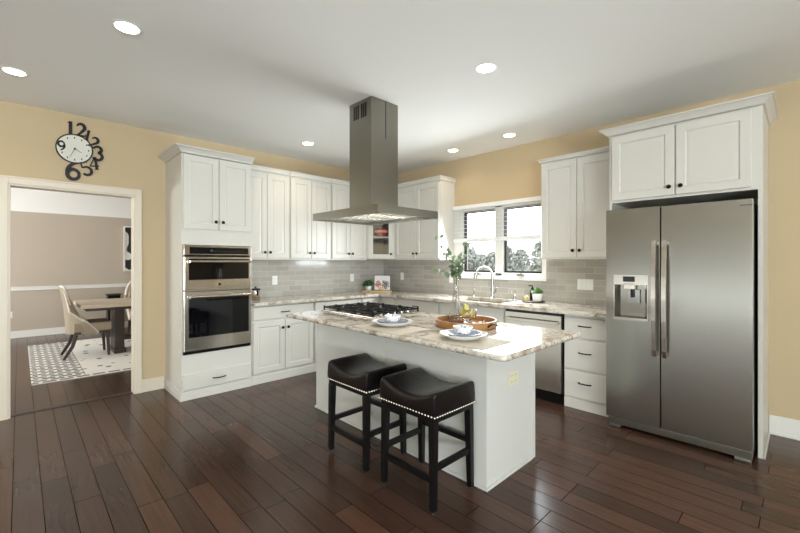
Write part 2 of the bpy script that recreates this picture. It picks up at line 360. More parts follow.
# ------------------------------------------------------------------ room shell
DX = -5.0
f = MB().box(DX - 0.1, XR + 0.1, YF - 0.1, 0.12, -0.1, 0); struct('floor', f, 'floor', 'dark hardwood plank floor', 'floor')
f = MB().box(DX - 0.1, XR + 0.1, YF - 0.1, 0.12, H, H + 0.1); struct('ceiling', f, 'ceil', 'plain white ceiling with recessed lights', 'ceiling')
# oven wall with the dining doorway
OY0, OY1, OZ = -4.372, -3.427, 2.052
f = MB().box(-0.12, 0, OY1, 0.12, 0, H).box(-0.12, 0, YF, OY0, 0, H).box(-0.12, 0, OY0, OY1, OZ, H)
struct('wall_left', f, 'wall', 'beige wall behind the ovens with the dining doorway', 'wall')
# window wall
WX0, WX1, WZ0, WZ1 = 1.565, 2.775, 1.19, 2.07
f = MB().box(0, WX0, 0, 0.12, 0, H).box(WX1, XR, 0, 0.12, 0, H).box(WX0, WX1, 0, 0.12, 0, WZ0).box(WX0, WX1, 0, 0.12, WZ1, H)
struct('wall_back', f, 'wall', 'beige wall with the kitchen window', 'wall')
# family room walls behind the camera, with imagined window openings placed for the fill lamps
f = MB().box(XR, XR + 0.12, YF, 0.12, 0, 0.4).box(XR, XR + 0.12, YF, 0.12, 2.5, H).box(XR, XR + 0.12, YF, -8.0, 0.4, 2.5).box(XR, XR + 0.12, -3.4, 0.12, 0.4, 2.5)
struct('wall_right', f, 'wall')
f = MB().box(0, 0.9, YF - 0.12, YF, 0, H).box(7.1, XR, YF - 0.12, YF, 0, H).box(0.9, 7.1, YF - 0.12, YF, 2.1, H)
struct('wall_front', f, 'wall')
f = MB()
for y in (-8.0, -6.85, -5.7, -4.55, -3.4): f.box(XR - 0.02, XR + 0.1, y - 0.05, y + 0.05, 0.4, 2.5)
f.box(XR - 0.02, XR + 0.1, -8.0, -3.4, 0.36, 0.42).box(XR - 0.02, XR + 0.1, -8.0, -3.4, 2.48, 2.54).box(XR, XR + 0.1, -8.0, -3.4, 1.42, 1.48)
struct('unseen_window_2', f, 'trimw')
f = MB()
for x in (0.9, 2.45, 4.0, 5.55, 7.1): f.box(x - 0.05, x + 0.05, YF - 0.1, YF + 0.02, 0.0, 2.1)
f.box(0.9, 7.1, YF - 0.1, YF + 0.02, 0.0, 0.06).box(0.9, 7.1, YF - 0.1, YF + 0.02, 2.08, 2.14)
struct('unseen_window_3', f, 'trimw')
# opaque slabs added behind the unseen windows to shut out the sky
struct('wall_right_sky_block', MB().box(XR + 0.125, XR + 0.15, -8.1, -3.3, 0.3, 2.6), 'trimw')
struct('wall_front_sky_block', MB().box(0.8, 7.2, YF - 0.15, YF - 0.125, 0, 2.2), 'trimw')
# dining room walls
f = MB().box(DX - 0.1, DX, -7.4, -0.9, 0, 2.27); struct('wall_dining_far', f, 'taupe', 'taupe dining room wall', 'wall')
f = MB().box(DX - 0.1, DX, -7.4, -0.9, 2.27, H); struct('wall_dining_frieze', f, 'ceil', 'white upper band of the dining room wall', 'wall')
f = MB().box(DX, -0.12, -0.9, -0.8, 0, H); struct('wall_dining_side', f, 'taupe')
f = MB().box(DX, -0.12, -7.4, -7.3, 0, H); struct('wall_dining_front', f, 'taupe')
f = MB().box(DX, DX + 0.025, -7.3, -0.9, 0.845, 0.915, 0.006).box(DX, DX + 0.04, -7.3, -0.9, 0.895, 0.915, 0.006)
struct('trim_1', f, 'trimw', 'white chair rail on the dining room wall', 'chair rail')
f = MB().box(DX, DX + 0.016, -7.3, -0.9, 0, 0.125, 0.004).box(DX, DX + 0.024, -7.3, -0.9, 0, 0.02, 0.004)
struct('baseboard_dining', f, 'trimw', 'white baseboard of the dining room', 'baseboard')
# doorway casing and jamb
f = MB()
f.box(-0.135, 0.004, OY1 - 0.02, OY1 - 0.001, 0, OZ - 0.001).box(-0.135, 0.004, OY0 + 0.001, OY0 + 0.02, 0, OZ - 0.001).box(-0.135, 0.004, OY0 + 0.02, OY1 - 0.02, OZ - 0.02, OZ - 0.001)
for xs, xe in ((0.0, 0.018), (-0.138, -0.12)):
    f.box(xs, xe, OY1 - 0.006, OY1 + 0.046, 0, OZ + 0.06, 0.004).box(xs, xe, OY0 - 0.066, OY0 + 0.006, 0, OZ + 0.06, 0.004).box(xs, xe, OY0 + 0.006, OY1 - 0.006, OZ - 0.006, OZ + 0.06, 0.004)
f.box(0.0, 0.026, OY1 + 0.032, OY1 + 0.046, 0, OZ + 0.06, 0.004).box(0.0, 0.026, OY0 - 0.066, OY0 - 0.05, 0, OZ + 0.06, 0.004).box(0.0, 0.026, OY0 - 0.066, OY1 + 0.046, OZ + 0.046, OZ + 0.06, 0.004)
struct('trim_2', f, 'cream', 'cream casing round the dining doorway', 'door casing')
f = MB().box(-0.10, -0.045, OY0 + 0.022, OY1 - 0.022, 0, 0.006, 0.002); struct('trim_3', f, 'darkwood', 'dark wood threshold strip in the doorway', 'threshold')
def baseboard(name, segs, m='trimw', lab=None):
    f = MB()
    for a in segs: f.box(*a, 0, 0.135, 0.004)
    struct(name, f, m, lab, 'baseboard')
baseboard('baseboard_left', [(0, 0.014, OY1 + 0.047, -3.174), (0, 0.014, YF, OY0 - 0.067)], 'cream', 'cream baseboard between doorway and oven cabinet')
f = MB().box(4.622, XR, -0.014, 0, 0, 0.15, 0.004).box(4.622, XR, -0.024, 0, 0, 0.02, 0.006); struct('baseboard_back', f, 'trimw', 'white baseboard beside the refrigerator panel', 'baseboard')
# tiled backsplash on both walls
f = MB().box(0, 0.008, -2.458, 0, 0.912, 1.389); struct('wall_left_backsplash', f, 'tileA', 'taupe subway tile backsplash on the oven wall', 'backsplash')
f = MB().box(0.008, 1.474, -0.008, 0, 0.912, 1.389).box(1.474, 2.786, -0.008, 0, 0.912, 1.142).box(2.786, 3.63, -0.008, 0, 0.912, 1.389)
struct('wall_back_backsplash', f, 'tileB', 'taupe subway tile backsplash on the window wall', 'backsplash')

# ------------------------------------------------------------------ kitchen window
f = MB()
cw = 0.022
f.box(1.475, WX0 + 0.01, -cw, 0, 1.144, 2.113, 0.004).box(WX1 - 0.01, 2.786, -cw, 0, 1.144, 2.113, 0.004)
f.box(WX0 + 0.01, WX1 - 0.01, -cw, 0, WZ1 - 0.03, 2.113, 0.004).box(WX0 + 0.01, WX1 - 0.01, -cw, 0, 1.144, WZ0 + 0.038, 0.004)
f.box(2.121, 2.221, -cw, 0.11, WZ0, WZ1, 0.004)
f.box(WX0, WX0 + 0.046, -0.01, 0.11, WZ0, WZ1).box(WX1 - 0.046, WX1, -0.01, 0.11, WZ0, WZ1).box(WX0, WX1, -0.01, 0.11, WZ0, WZ0 + 0.04).box(WX0, WX1, -0.01, 0.11, WZ1 - 0.035, WZ1)
win = struct('window_1', f, 'trimw', 'white framed kitchen window of two casements over the sink', 'window')
for a, b_ in ((1.611, 2.121), (2.221, 2.729)):
    s = MB().box(a, a + 0.022, 0.03, 0.07, WZ0 + 0.04, WZ1 - 0.035).box(b_ - 0.022, b_, 0.03, 0.07, WZ0 + 0.04, WZ1 - 0.035).box(a + 0.022, b_ - 0.022, 0.03, 0.07, WZ0 + 0.04, WZ0 + 0.062).box(a + 0.022, b_ - 0.022, 0.03, 0.07, WZ1 - 0.057, WZ1 - 0.035)
    so = s.build('sash', 'sash', win)
    MB().box(a + 0.022, b_ - 0.022, 0.048, 0.052, WZ0 + 0.062, WZ1 - 0.057).build('pane', 'glass', so)
    c = (a + b_) / 2
    MB().box(c - 0.05, c + 0.05, -cw - 0.02, -cw, WZ0 + 0.008, WZ0 + 0.026, 0.005).bar((c - 0.03, -cw - 0.02, WZ0 + 0.026), (c + 0.03, -cw - 0.03, WZ0 + 0.034), 0.012, 0.01, 0.003).build('crank', 'chrome', win)
# the half-raised blind
bl = thing('window_blind', 'white horizontal slat blind half lowered over the kitchen window', 'blind', (2.14, -0.045, 2.11))
MB().box(-0.655, 0.63, -0.022, 0.022, -0.05, 0.0, 0.004).build('headrail', 'blind', bl)
for k in range(7):
    MB(Matrix.Translation((0, 0, -0.095 - k * 0.052)) @ Matrix.Rotation(R(11), 4, 'X')).box(-0.65, 0.625, -0.02, 0.02, -0.0015, 0.0015).build('slat', 'blind', bl)
MB().box(-0.65, 0.625, -0.018, 0.018, -0.487, -0.437, 0.005).build('bottom_rail', 'blind', bl)
for x in (-0.50, -0.16, 0.16, 0.48): MB().tube([(x, -0.022, -0.05), (x, -0.022, -0.437)], 0.0012, 6).build('ladder_cord', 'blind', bl)

# ------------------------------------------------------------------ cabinets
def knob(parent, x, y, z):
    MB().lathe([(0, 0), (0.006, 0), (0.006, 0.012), (0.015, 0.016), (0.017, 0.021), (0.014, 0.027), (0, 0.028)], (x, y, z), 12, '-y').build('knob', 'black', parent)
def pull(parent, x, y, z, w=0.1):
    pts = [(x - w / 2, y, z), (x - w / 2, y - 0.014, z)] + [(x - w / 2 + w * t, y - 0.02 - 0.012 * math.sin(PI * t), z) for t in (0.06, 0.2, 0.35, 0.5, 0.65, 0.8, 0.94)] + [(x + w / 2, y - 0.014, z), (x + w / 2, y, z)]
    MB().tube(pts, 0.0055, 8).build('pull', 'bronze', parent)
def door(root, x0, x1, z0, z1, yf, kx=None, kz=None, fw=0.058):
    d = MB().panel(x0, x1, z0, z1, yf, fw=fw).build('door', 'cab', root, angle=20)
    if kx is not None: knob(d, kx, yf - 0.02, kz)
    return d
def drawer(root, x0, x1, z0, z1, yf, w=0.1, flat=True, dz=0):
    d = MB().panel(x0, x1, z0, z1, yf, flat=flat, fw=0.04).build('drawer', 'cab', root, angle=20)
    pull(d, (x0 + x1) / 2, yf - 0.02, (z0 + z1) / 2 + dz, w); return d
def crown(root, x0, x1, yb, yf, z0, z1, out, left=True, right=True, name='crown_moulding'):
    """stepped cornice round the front and the open ends of a cabinet top"""
    b = bmesh.new(); prof = [(0.002, 0), (0.012, 0.004), (0.018, (z1 - z0) * 0.28), (out * 0.55, (z1 - z0) * 0.55), (out * 0.82, (z1 - z0) * 0.78), (out, (z1 - z0) * 0.82), (out, z1 - z0), (0.0, z1 - z0)]
    rings = []
    for o, h in prof:
        l = o if left else -0.002; r = o if right else -0.002
        rings.append([b.verts.new(p) for p in ((x0 - l, yb, z0 + h), (x0 - l, yf - o, z0 + h), (x1 + r, yf - o, z0 + h), (x1 + r, yb, z0 + h))])
    b.faces.new(rings[0][::-1])
    for a, c in zip(rings, rings[1:]):
        for k in range(4): b.faces.new((a[k], a[(k + 1) % 4], c[(k + 1) % 4], c[k]))
    b.faces.new(rings[-1]); bmesh.ops.recalc_face_normals(b, faces=b.faces)
    m = MB(); m._add(b); return m.build(name, 'cab', root, angle=25)

def wall_cabinet(label, loc, rz, w, z1, ztop, out=0.028, split=0.0, left=False, right=False, kn=True):
    root = thing('wall_cabinet', label, 'cabinet', loc, rz, 'wall cabinets')
    h = z1 - loc[2]
    MB().box(-w / 2, w / 2, -0.31, -0.002, 0, h, 0.001).build('body', 'cab', root)
    door(root, -w / 2 + 0.012, split - 0.0025, 0.02, h - 0.02, -0.31, split - 0.034, 0.088)
    door(root, split + 0.0025, w / 2 - 0.012, 0.02, h - 0.02, -0.31, split + 0.034, 0.088)
    crown(root, -w / 2, w / 2, -0.002, -0.31, h, h + ztop - z1, out, left, right)
    return root
UB, UT = 1.39, 2.44
wall_cabinet('white two-door wall cabinet directly beside the tall oven cabinet', (0, -2.16, UB), QA, 0.598, UT, 2.5)
wall_cabinet('middle white two-door wall cabinet of the three on the oven wall', (0, -1.55, UB), QA, 0.618, UT, 2.5)
wall_cabinet('white two-door wall cabinet on the oven wall beside the glass corner cabinet', (0, -0.925, UB), QA, 0.628, UT, 2.5)
wall_cabinet('white two-door wall cabinet between the glass corner cabinet and the window', (1.0425, 0, UB), 0, 0.863, UT, 2.5, right=True)
wall_cabinet('white two-door wall cabinet between the window and the refrigerator', (3.245, 0, UB), 0, 0.756, 2.405, 2.449, left=True)

# diagonal corner cabinet with a glass door
cc = thing('corner_cabinet', 'diagonal white corner wall cabinet with glass door showing a red pot', 'cabinet', (0, 0, UB), 0, 'wall cabinets')
hh = UT - UB
pent = [(0.002, -0.002), (0.002, -0.608), (0.31, -0.608), (0.608, -0.31), (0.608, -0.002)]
mb = MB().prism(pent, 0, 0.02).prism(pent, hh - 0.02, hh)
mb.box(0.002, 0.31, -0.608, -0.592, 0.02, hh - 0.02).box(0.592, 0.608, -0.31, -0.002, 0.02, hh - 0.02)
mb.box(0.002, 0.012, -0.592, -0.002, 0.02, hh - 0.02).box(0.012, 0.592, -0.012, -0.002, 0.02, hh - 0.02)
mb.build('body', 'greyint', cc)
pin = [(0.013, -0.013), (0.013, -0.59), (0.30, -0.59), (0.59, -0.30), (0.59, -0.013)]
for z in (0.33, 0.66): MB().prism(pin, z, z + 0.018).build('shelf', 'cab', cc)
D45 = Matrix.Translation((0.459, -0.459, 0)) @ Matrix.Rotation(PI / 4, 4, 'Z')      # local front -y looks out of the corner
fw_ = 0.21
mb = MB(D45).box(-fw_, -0.17, -0.0, 0.018, 0, hh).box(0.17, fw_, 0.0, 0.018, 0, hh).box(-0.17, 0.17, 0.0, 0.018, 0, 0.03).box(-0.17, 0.17, 0.0, 0.018, hh - 0.03, hh)
mb.build('face_frame', 'cab', cc)
do = MB(D45).box(-0.185, -0.115, -0.02, -0.001, 0.018, hh - 0.018, 0.003).box(0.115, 0.185, -0.02, -0.001, 0.018, hh - 0.018, 0.003).box(-0.115, 0.115, -0.02, -0.001, 0.018, 0.085, 0.003).box(-0.115, 0.115, -0.02, -0.001, hh - 0.085, hh - 0.018, 0.003).build('door', 'cab', cc)
MB(D45).box(-0.115, 0.115, -0.013, -0.009, 0.085, hh - 0.085).build('pane', 'glass', do)
MB(D45).lathe([(0, 0), (0.006, 0), (0.006, 0.012), (0.015, 0.016), (0.017, 0.021), (0.014, 0.027), (0, 0.028)], (0.15, -0.02, 0.088), 12, '-y').build('knob', 'black', do)
b = bmesh.new(); prof = [(0, 0), (0.012, 0.004), (0.016, 0.02), (0.024, 0.045), (0.028, 0.048), (0.028, 0.06), (0, 0.06)]; rr = []
for o, h in prof:
    k = o * 1.2
    rr.append([b.verts.new(p) for p in ((0.002, -0.608, hh + h), (0.31 + o, -0.608, hh + h), (0.608, -0.31 - o, hh + h), (0.608, -0.002, hh + h), (0.002, -0.002, hh + h))])
b.faces.new(rr[0][::-1])
for a, c in zip(rr, rr[1:]):
    for k in range(5): b.faces.new((a[k], a[(k + 1) % 5], c[(k + 1) % 5], c[k]))
b.faces.new(rr[-1]); bmesh.ops.recalc_face_normals(b, faces=b.faces)
m = MB(); m._add(b); m.build('crown_moulding', 'cab', cc, angle=25)
# dishes in it
rp = thing('casserole_pot', 'round red lidded pot with a pale band on the corner cabinet shelf', 'pot', (0.36, -0.36, UB + 0.348))
MB().lathe([(0, 0), (0.085, 0), (0.105, 0.012), (0.112, 0.06), (0.110, 0.062), (0, 0.062)]).build('pot_body', 'red', rp)
MB().lathe([(0, 0.0625), (0.112, 0.0625), (0.114, 0.075), (0.112, 0.1), (0, 0.1)]).build('band', 'blush', rp)
MB().lathe([(0, 0.1005), (0.112, 0.1005), (0.104, 0.125), (0.07, 0.14), (0.02, 0.147), (0, 0.147)]).build('lid', 'red', rp)
pl = MB()
for k in range(5): pl.lathe([(0, 0.0), (0.07, 0.0), (0.1, 0.011), (0.108, 0.014), (0.1, 0.0155), (0.065, 0.006), (0, 0.006)], (0, 0, k * 0.012))
for k in range(5):
    p = MB().lathe([(0, 0.0), (0.07, 0.0), (0.1, 0.011), (0.112, 0.0145), (0.1, 0.0155), (0.065, 0.006), (0, 0.006)]).build('plate', 'porcelain', None, (0.36, -0.36, UB + 0.0205 + k * 0.008))
    tag(p, 'white plate in the stack on the floor of the glass corner cabinet', 'plate', 'white plates stacked in the corner cabinet')

# tall oven cabinet and the ovens
TW0, TW1 = -3.159, -2.462; TC = (TW0 + TW1) / 2; TW = TW1 - TW0; hw = TW / 2
tc_ = thing('oven_cabinet', 'tall white cabinet that houses the double wall oven', 'cabinet', (0, TC, 0), QA)
mb = MB().box(-hw, -hw + 0.012, -0.58, -0.002, 0, 2.44).box(hw - 0.012, hw, -0.58, -0.002, 0, 2.44)
mb.box(-hw + 0.012, hw - 0.012, -0.58, -0.002, 0, 0.445).box(-hw + 0.012, hw - 0.012, -0.58, -0.002, 1.535, 2.44).box(-hw + 0.012, hw - 0.012, -0.02, -0.002, 0.445, 1.535)
mb.build('body', 'cab', tc_)
door(tc_, -hw + 0.012, -0.0025, 1.69, 2.425, -0.58, -0.036, 1.772)
door(tc_, 0.0025, hw - 0.012, 1.69, 2.425, -0.58, 0.036, 1.772)
drawer(tc_, -hw + 0.012, hw - 0.012, 0.1, 0.255, -0.58, 0.12)
crown(tc_, -hw, hw, -0.002, -0.602, 2.43, 2.49, 0.075, True, False)
MB().box(-hw - 0.014, hw, -0.594, -0.002, 0, 0.05, 0.004).box(-hw - 0.009, hw, -0.588, -0.002, 0.04, 0.09, 0.004).build('base_moulding', 'cab', tc_)

ov = thing('double_wall_oven', 'stainless steel double wall oven with black glass doors', 'oven', (0.58, TC, 0.449), QA)
ow = hw - 0.015; zo = 0.449
MB().box(-ow + 0.001, ow - 0.001, -0.0, 0.5, 0.0, 1.075).build('oven_box', 'darkgap', ov)
MB().box(-ow, ow, -0.012, -0.001, 0.0, 0.03).build('vent_strip', 'black', ov)
MB().box(-ow, -ow + 0.012, -0.012, -0.001, 0.03, 1.08).box(ow - 0.012, ow, -0.012, -0.001, 0.03, 1.08).box(-ow + 0.012, ow - 0.012, -0.012, -0.001, 0.622, 0.638).build('frame', 'steelo', ov)
cp = MB().box(-ow, ow, -0.03, -0.001, 0.985, 1.079, 0.003).build('control_panel', 'steelo', ov)
MB().box(-ow + 0.05, ow - 0.03, -0.032, -0.03, 0.995, 1.062, 0.001).build('display', 'display', cp)
bt = MB()
for k in range(9): bt.box(-0.05 + k * 0.03, -0.038 + k * 0.03, -0.0326, -0.032, 1.018, 1.024)
bt.box(-0.09, -0.062, -0.0326, -0.032, 1.02, 1.04)
bt.build('touch_key', 'greydark', cp)
def oven_door(name, z0, z1, gz0, gz1, hz):
    d = MB().box(-ow + 0.004, ow - 0.004, -0.036, -0.013, z0, z1, 0.004).build(name, 'steelo', ov)
    MB().box(-ow + 0.04, ow - 0.03, -0.0385, -0.0362, gz0, gz1, 0.001).build('window', 'blackglass', d)
    h = MB().tube([(-ow + 0.04, -0.075, hz), (ow - 0.02, -0.075, hz)], 0.0125, 14)
    for x in (-ow + 0.06, ow - 0.04): h.box(x - 0.012, x + 0.012, -0.072, -0.037, hz - 0.008, hz + 0.008, 0.002)
    h.build('handle', 'steelo', d); return d
ud_ = oven_door('upper_door', 0.64, 0.965, 0.735, 0.945, 0.918)
MB().lathe([(0, 0), (0.014, 0), (0.014, 0.002), (0, 0.002)], (0.0, -0.036, 0.685), 20, '-y').build('badge', 'black', ud_)
oven_door('lower_door', 0.032, 0.618, 0.165, 0.575, 0.567)
vs_ = MB()
for k in range(9): vs_.box(-ow + 0.05 + k * 0.066, -ow + 0.1 + k * 0.066, -0.014, -0.0005, 0.968, 0.982)
vs_.build('air_slot', 'black', ov)

# base cabinets
def base_cabinet(label, loc, rz, w, doors=2, drawers=1, pulls=True, hollow=False, drw=True):
    root = thing('base_cabinet', label, 'cabinet', loc, rz, 'base cabinets')
    if hollow: MB().box(-w / 2, w / 2, -0.575, -0.012, 0, 0.6).box(-w / 2, w / 2, -0.575, -0.555, 0.6, 0.874).box(-w / 2, -w / 2 + 0.015, -0.555, -0.012, 0.6, 0.874).box(w / 2 - 0.015, w / 2, -0.555, -0.012, 0.6, 0.874).build('body', 'cab', root)
    else: MB().box(-w / 2, w / 2, -0.575, -0.012, 0, 0.874).build('body', 'cab', root)
    MB().box(-w / 2, w / 2, -0.584, -0.575, 0, 0.085, 0.003).build('base_moulding', 'cab', root)
    if drawers == 3:
        for z0, z1 in ((0.663, 0.848), (0.372, 0.645), (0.108, 0.354)): drawer(root, -w / 2 + 0.006, w / 2 - 0.006, z0, z1, -0.575, 0.105, dz=0.02)
    else:
        if drw:
            if pulls: drawer(root, -w / 2 + 0.01, w / 2 - 0.01, 0.712, 0.862, -0.575)
            else: MB().panel(-w / 2 + 0.01, w / 2 - 0.01, 0.712, 0.862, -0.575, flat=True).build('false_drawer', 'cab', root, angle=20)
        zt = 0.69 if drw else 0.862
        if doors == 2:
            door(root, -w / 2 + 0.01, -0.0025, 0.118, zt, -0.575, -0.036, zt - 0.085)
            door(root, 0.0025, w / 2 - 0.01, 0.118, zt, -0.575, 0.036, zt - 0.085)
        elif doors == 1: door(root, -w / 2 + 0.01, w / 2 - 0.01, 0.118, zt, -0.575, w / 2 - 0.045, zt - 0.085)
    return root
base_cabinet('white base cabinet with one drawer over two doors beside the ovens', (0, -2.066, 0), QA, 0.782)
base_cabinet('white base cabinet on the oven wall half hidden behind the island', (0, -1.30, 0), QA, 0.744)
base_cabinet('narrow white base cabinet at the corner end of the oven wall', (0, -0.77, 0), QA, 0.308, doors=1, pulls=False)
# blind corner carcass
c_ = thing('base_cabinet', 'white corner base unit under the leaning picture', 'cabinet', (0.3, -0.3, 0), 0, 'base cabinets')
MB().box(-0.288, 0.286, -0.313, 0.288, 0, 0.874).build('body', 'cab', c_)
base_cabinet('narrow white base cabinet on the window wall next to the corner', (0.745, 0, 0), 0, 0.308, doors=1, pulls=False)
base_cabinet('white base cabinet between the corner and the sink on the window wall', (1.295, 0, 0), 0, 0.784, doors=2)
base_cabinet('white sink base cabinet with a pull under the kitchen window', (2.14, 0, 0), 0, 0.898, doors=2, hollow=True)
base_cabinet('white three-drawer base cabinet between dishwasher and refrigerator', (3.425, 0, 0), 0, 0.39, drawers=3)

# worktops
def slab(mb, x0, x1, y0, y1): mb.box(x0, x1, y0, y1, 0.8755, 0.914, 0.0)
SX0, SX1, SY0, SY1 = 1.80, 2.50, -0.53, -0.15
mb = MB()
ct = bmesh.new()
def Lgrid():
    xs = [0.009, 0.648, SX0, SX1, 3.632]; ys = [-2.458, -0.648, SY0, SY1, -0.009]
    cells = []
    for i in range(4):
        for j in range(4):
            if j == 0 and i > 0: continue
            if i == 2 and j == 2: continue
            cells.append((i, j))
    vt, vb = {}, {}
    gv = lambda d, i, j, z: d.setdefault((i, j), ct.verts.new((xs[i], ys[j], z))) if (i, j) not in d else d[(i, j)]
    S_ = set(cells)
    for i, j in cells:
        q = [(i, j), (i + 1, j), (i + 1, j + 1), (i, j + 1)]
        ct.faces.new([gv(vt, a, b, 0.914) for a, b in q]); ct.faces.new([gv(vb, a, b, 0.8755) for a, b in q][::-1])
        for (a, b), nb in (((0, 1), (i, j - 1)), ((1, 2), (i + 1, j)), ((2, 3), (i, j + 1)), ((3, 0), (i - 1, j))):
            if nb not in S_:
                p, r = q[a], q[b]
                ct.faces.new((gv(vb, *p, 0), gv(vb, *r, 0), gv(vt, *r, 0), gv(vt, *p, 0)))
Lgrid(); bmesh.ops.recalc_face_normals(ct, faces=ct.faces)
ed = [e for e in ct.edges if len(e.link_faces) == 2 and e.calc_face_angle() > 1 and abs(e.verts[0].co.z - e.verts[1].co.z) < 1e-4]
bmesh.ops.bevel(ct, geom=ed, offset=0.006, segments=2, affect='EDGES')
mb._add(ct)
tag(mb.build('worktop', 'granite'), 'L-shaped cream granite worktop along the oven and window walls', 'worktop')
sk = thing('kitchen_sink', 'undermount stainless steel sink in the worktop below the window', 'sink', ((SX0 + SX1) / 2, (SY0 + SY1) / 2, 0.68))
w, d = (SX1 - SX0) / 2 + 0.01, (SY1 - SY0) / 2 + 0.01
MB().box(-w, w, -d, d, 0, 0.006).box(-w, -w + 0.006, -d, d, 0.006, 0.194).box(w - 0.006, w, -d, d, 0.006, 0.194).box(-w + 0.006, w - 0.006, -d, -d + 0.006, 0.006, 0.194).box(-w + 0.006, w - 0.006, d - 0.006, d, 0.006, 0.194).build('basin', 'steelo', sk)
MB().lathe([(0, 0.0062), (0.045, 0.0062), (0.045, 0.009), (0.03, 0.0085), (0, 0.0075)]).build('drain', 'chrome', sk)
# faucet
fa = thing('kitchen_faucet', 'brushed nickel gooseneck faucet with pull-down spout behind the sink', 'faucet', (2.13, -0.095, 0.914))
MB().lathe([(0, 0), (0.03, 0), (0.03, 0.006), (0.021, 0.014), (0.021, 0.13), (0.016, 0.14), (0, 0.14)]).build('base', 'chrome', fa)
arc = [(0, 0, 0.13), (0, 0, 0.27)] + [(-0.085 * (1 - math.cos(a)), -0.05 * (1 - math.cos(a)), 0.27 + 0.115 * math.sin(a)) for a in [PI * k / 14 for k in range(1, 13)]]
MB().tube(arc, 0.0125, 14).build('spout', 'chrome', fa)
e = Vector(arc[-1]); MB().tube([e, e + Vector((-0.012, -0.008, -0.035)), e + Vector((-0.022, -0.014, -0.085))], [0.0135, 0.016, 0.018], 14).build('spray_head', 'chrome', fa)
MB().tube([(0.015, 0, 0.075), (0.055, -0.01, 0.078)], 0.014, 12).tube([(0.048, -0.01, 0.078), (0.06, -0.02, 0.12), (0.085, -0.03, 0.135)], [0.01, 0.008, 0.006], 10).build('lever', 'chrome', fa)
sd = thing('soap_dispenser', 'small brushed nickel soap dispenser on the worktop beside the faucet lever', 'soap dispenser', (2.44, -0.10, 0.914))
MB().lathe([(0, 0), (0.022, 0), (0.022, 0.006), (0.012, 0.012), (0.012, 0.06), (0.008, 0.065), (0, 0.065)], seg=16).build('base', 'chrome', sd)
MB().tube([(0, 0, 0.06), (0, 0, 0.1), (-0.01, -0.02, 0.105), (-0.02, -0.06, 0.098)], [0.007, 0.008, 0.008, 0.006], 10).build('spout', 'chrome', sd)
sd = thing('side_sprayer', 'short brushed nickel sprayer standing at the far end of the sink from the plant', 'sprayer', (1.86, -0.10, 0.914))
MB().lathe([(0, 0), (0.022, 0), (0.022, 0.006), (0.014, 0.014), (0.014, 0.04), (0, 0.04)], seg=16).build('base', 'chrome', sd)
MB().lathe([(0, 0.0402), (0.010, 0.0402), (0.013, 0.06), (0.015, 0.1), (0.012, 0.115), (0, 0.118)], seg=16).build('spray_head', 'chrome', sd)

# ------------------------------------------------------------------ dishwasher
dw = thing('dishwasher', 'stainless steel dishwasher beside the three-drawer cabinet', 'dishwasher', (2.909, 0, 0))
MB().box(-0.305, 0.305, -0.57, -0.03, 0.1, 0.872).build('tub_housing', 'darkgap', dw)
d = MB().box(-0.3, 0.3, -0.6, -0.571, 0.105, 0.846, 0.004).build('door', 'steelo', dw)
MB().box(-0.3, 0.3, -0.592, -0.571, 0.85, 0.871).build('control_strip', 'display', dw)
h = MB().box(-0.275, 0.275, -0.64, -0.625, 0.762, 0.792, 0.005)
for x in (-0.265, 0.265): h.box(x - 0.012, x + 0.012, -0.628, -0.601, 0.766, 0.788, 0.002)
h.build('handle', 'steelo', d)
MB().box(-0.3, 0.3, -0.575, -0.5, 0.0, 0.098).build('toe_kick', 'black', dw)

# ------------------------------------------------------------------ refrigerator
FX = 4.126
fr = thing('refrigerator', 'stainless steel side-by-side refrigerator with ice dispenser', 'refrigerator', (FX, 0, 0))
MB().box(-0.45, 0.45, -0.715, -0.05, 0.03, 1.782).build('cabinet_box', 'darkgap', fr)
FY0, FY1 = -0.785, -0.72
sx = 4.054 - FX
x0, x1 = 3.668 - FX, sx - 0.004
dx0, dx1, dz0, dz1 = 3.732 - FX, 3.966 - FX, 0.915, 1.18
def plated(mb, x0, x1, z0, z1): mb.box(x0, x1, FY0, FY1, z0, z1)
# freezer door: one shell with the dispenser recess left open
b = bmesh.new()
xs = [x0, dx0, dx1, x1]; zs = [0.092, dz0, dz1, 1.79]
V = [[b.verts.new((x, FY0, z)) for z in zs] for x in xs]
for i in range(3):
    for j in range(3):
        if (i, j) != (1, 1): b.faces.new((V[i][j], V[i + 1][j], V[i + 1][j + 1], V[i][j + 1]))
Bk = [b.verts.new((x, FY1, z)) for x, z in ((x0, zs[0]), (x1, zs[0]), (x1, zs[3]), (x0, zs[3]))]
b.faces.new(Bk)
b.faces.new([V[0][0], V[1][0], V[2][0], V[3][0], Bk[1], Bk[0]]); b.faces.new([V[0][3], V[1][3], V[2][3], V[3][3], Bk[2], Bk[3]])
b.faces.new([V[0][0], V[0][1], V[0][2], V[0][3], Bk[3], Bk[0]]); b.faces.new([V[3][0], V[3][1], V[3][2], V[3][3], Bk[2], Bk[1]])
rc = [b.verts.new((x, FY1 - 0.012, z)) for x, z in ((dx0 + 0.03, dz0 + 0.012), (dx1 - 0.03, dz0 + 0.012), (dx1 - 0.03, dz1), (dx0 + 0.03, dz1))]
op = [V[1][1], V[2][1], V[2][2], V[1][2]]
for k in range(4): b.faces.new((op[k], op[(k + 1) % 4], rc[(k + 1) % 4], rc[k]))
b.faces.new(rc); bmesh.ops.recalc_face_normals(b, faces=b.faces)
m = MB(); m._add(b); fd = m.build('freezer_door', 'steel', fr, angle=25)
rd = MB().box(sx + 0.004, 4.58 - FX, FY0, FY1, 0.092, 1.79, 0.004).build('refrigerator_door', 'steel', fr)
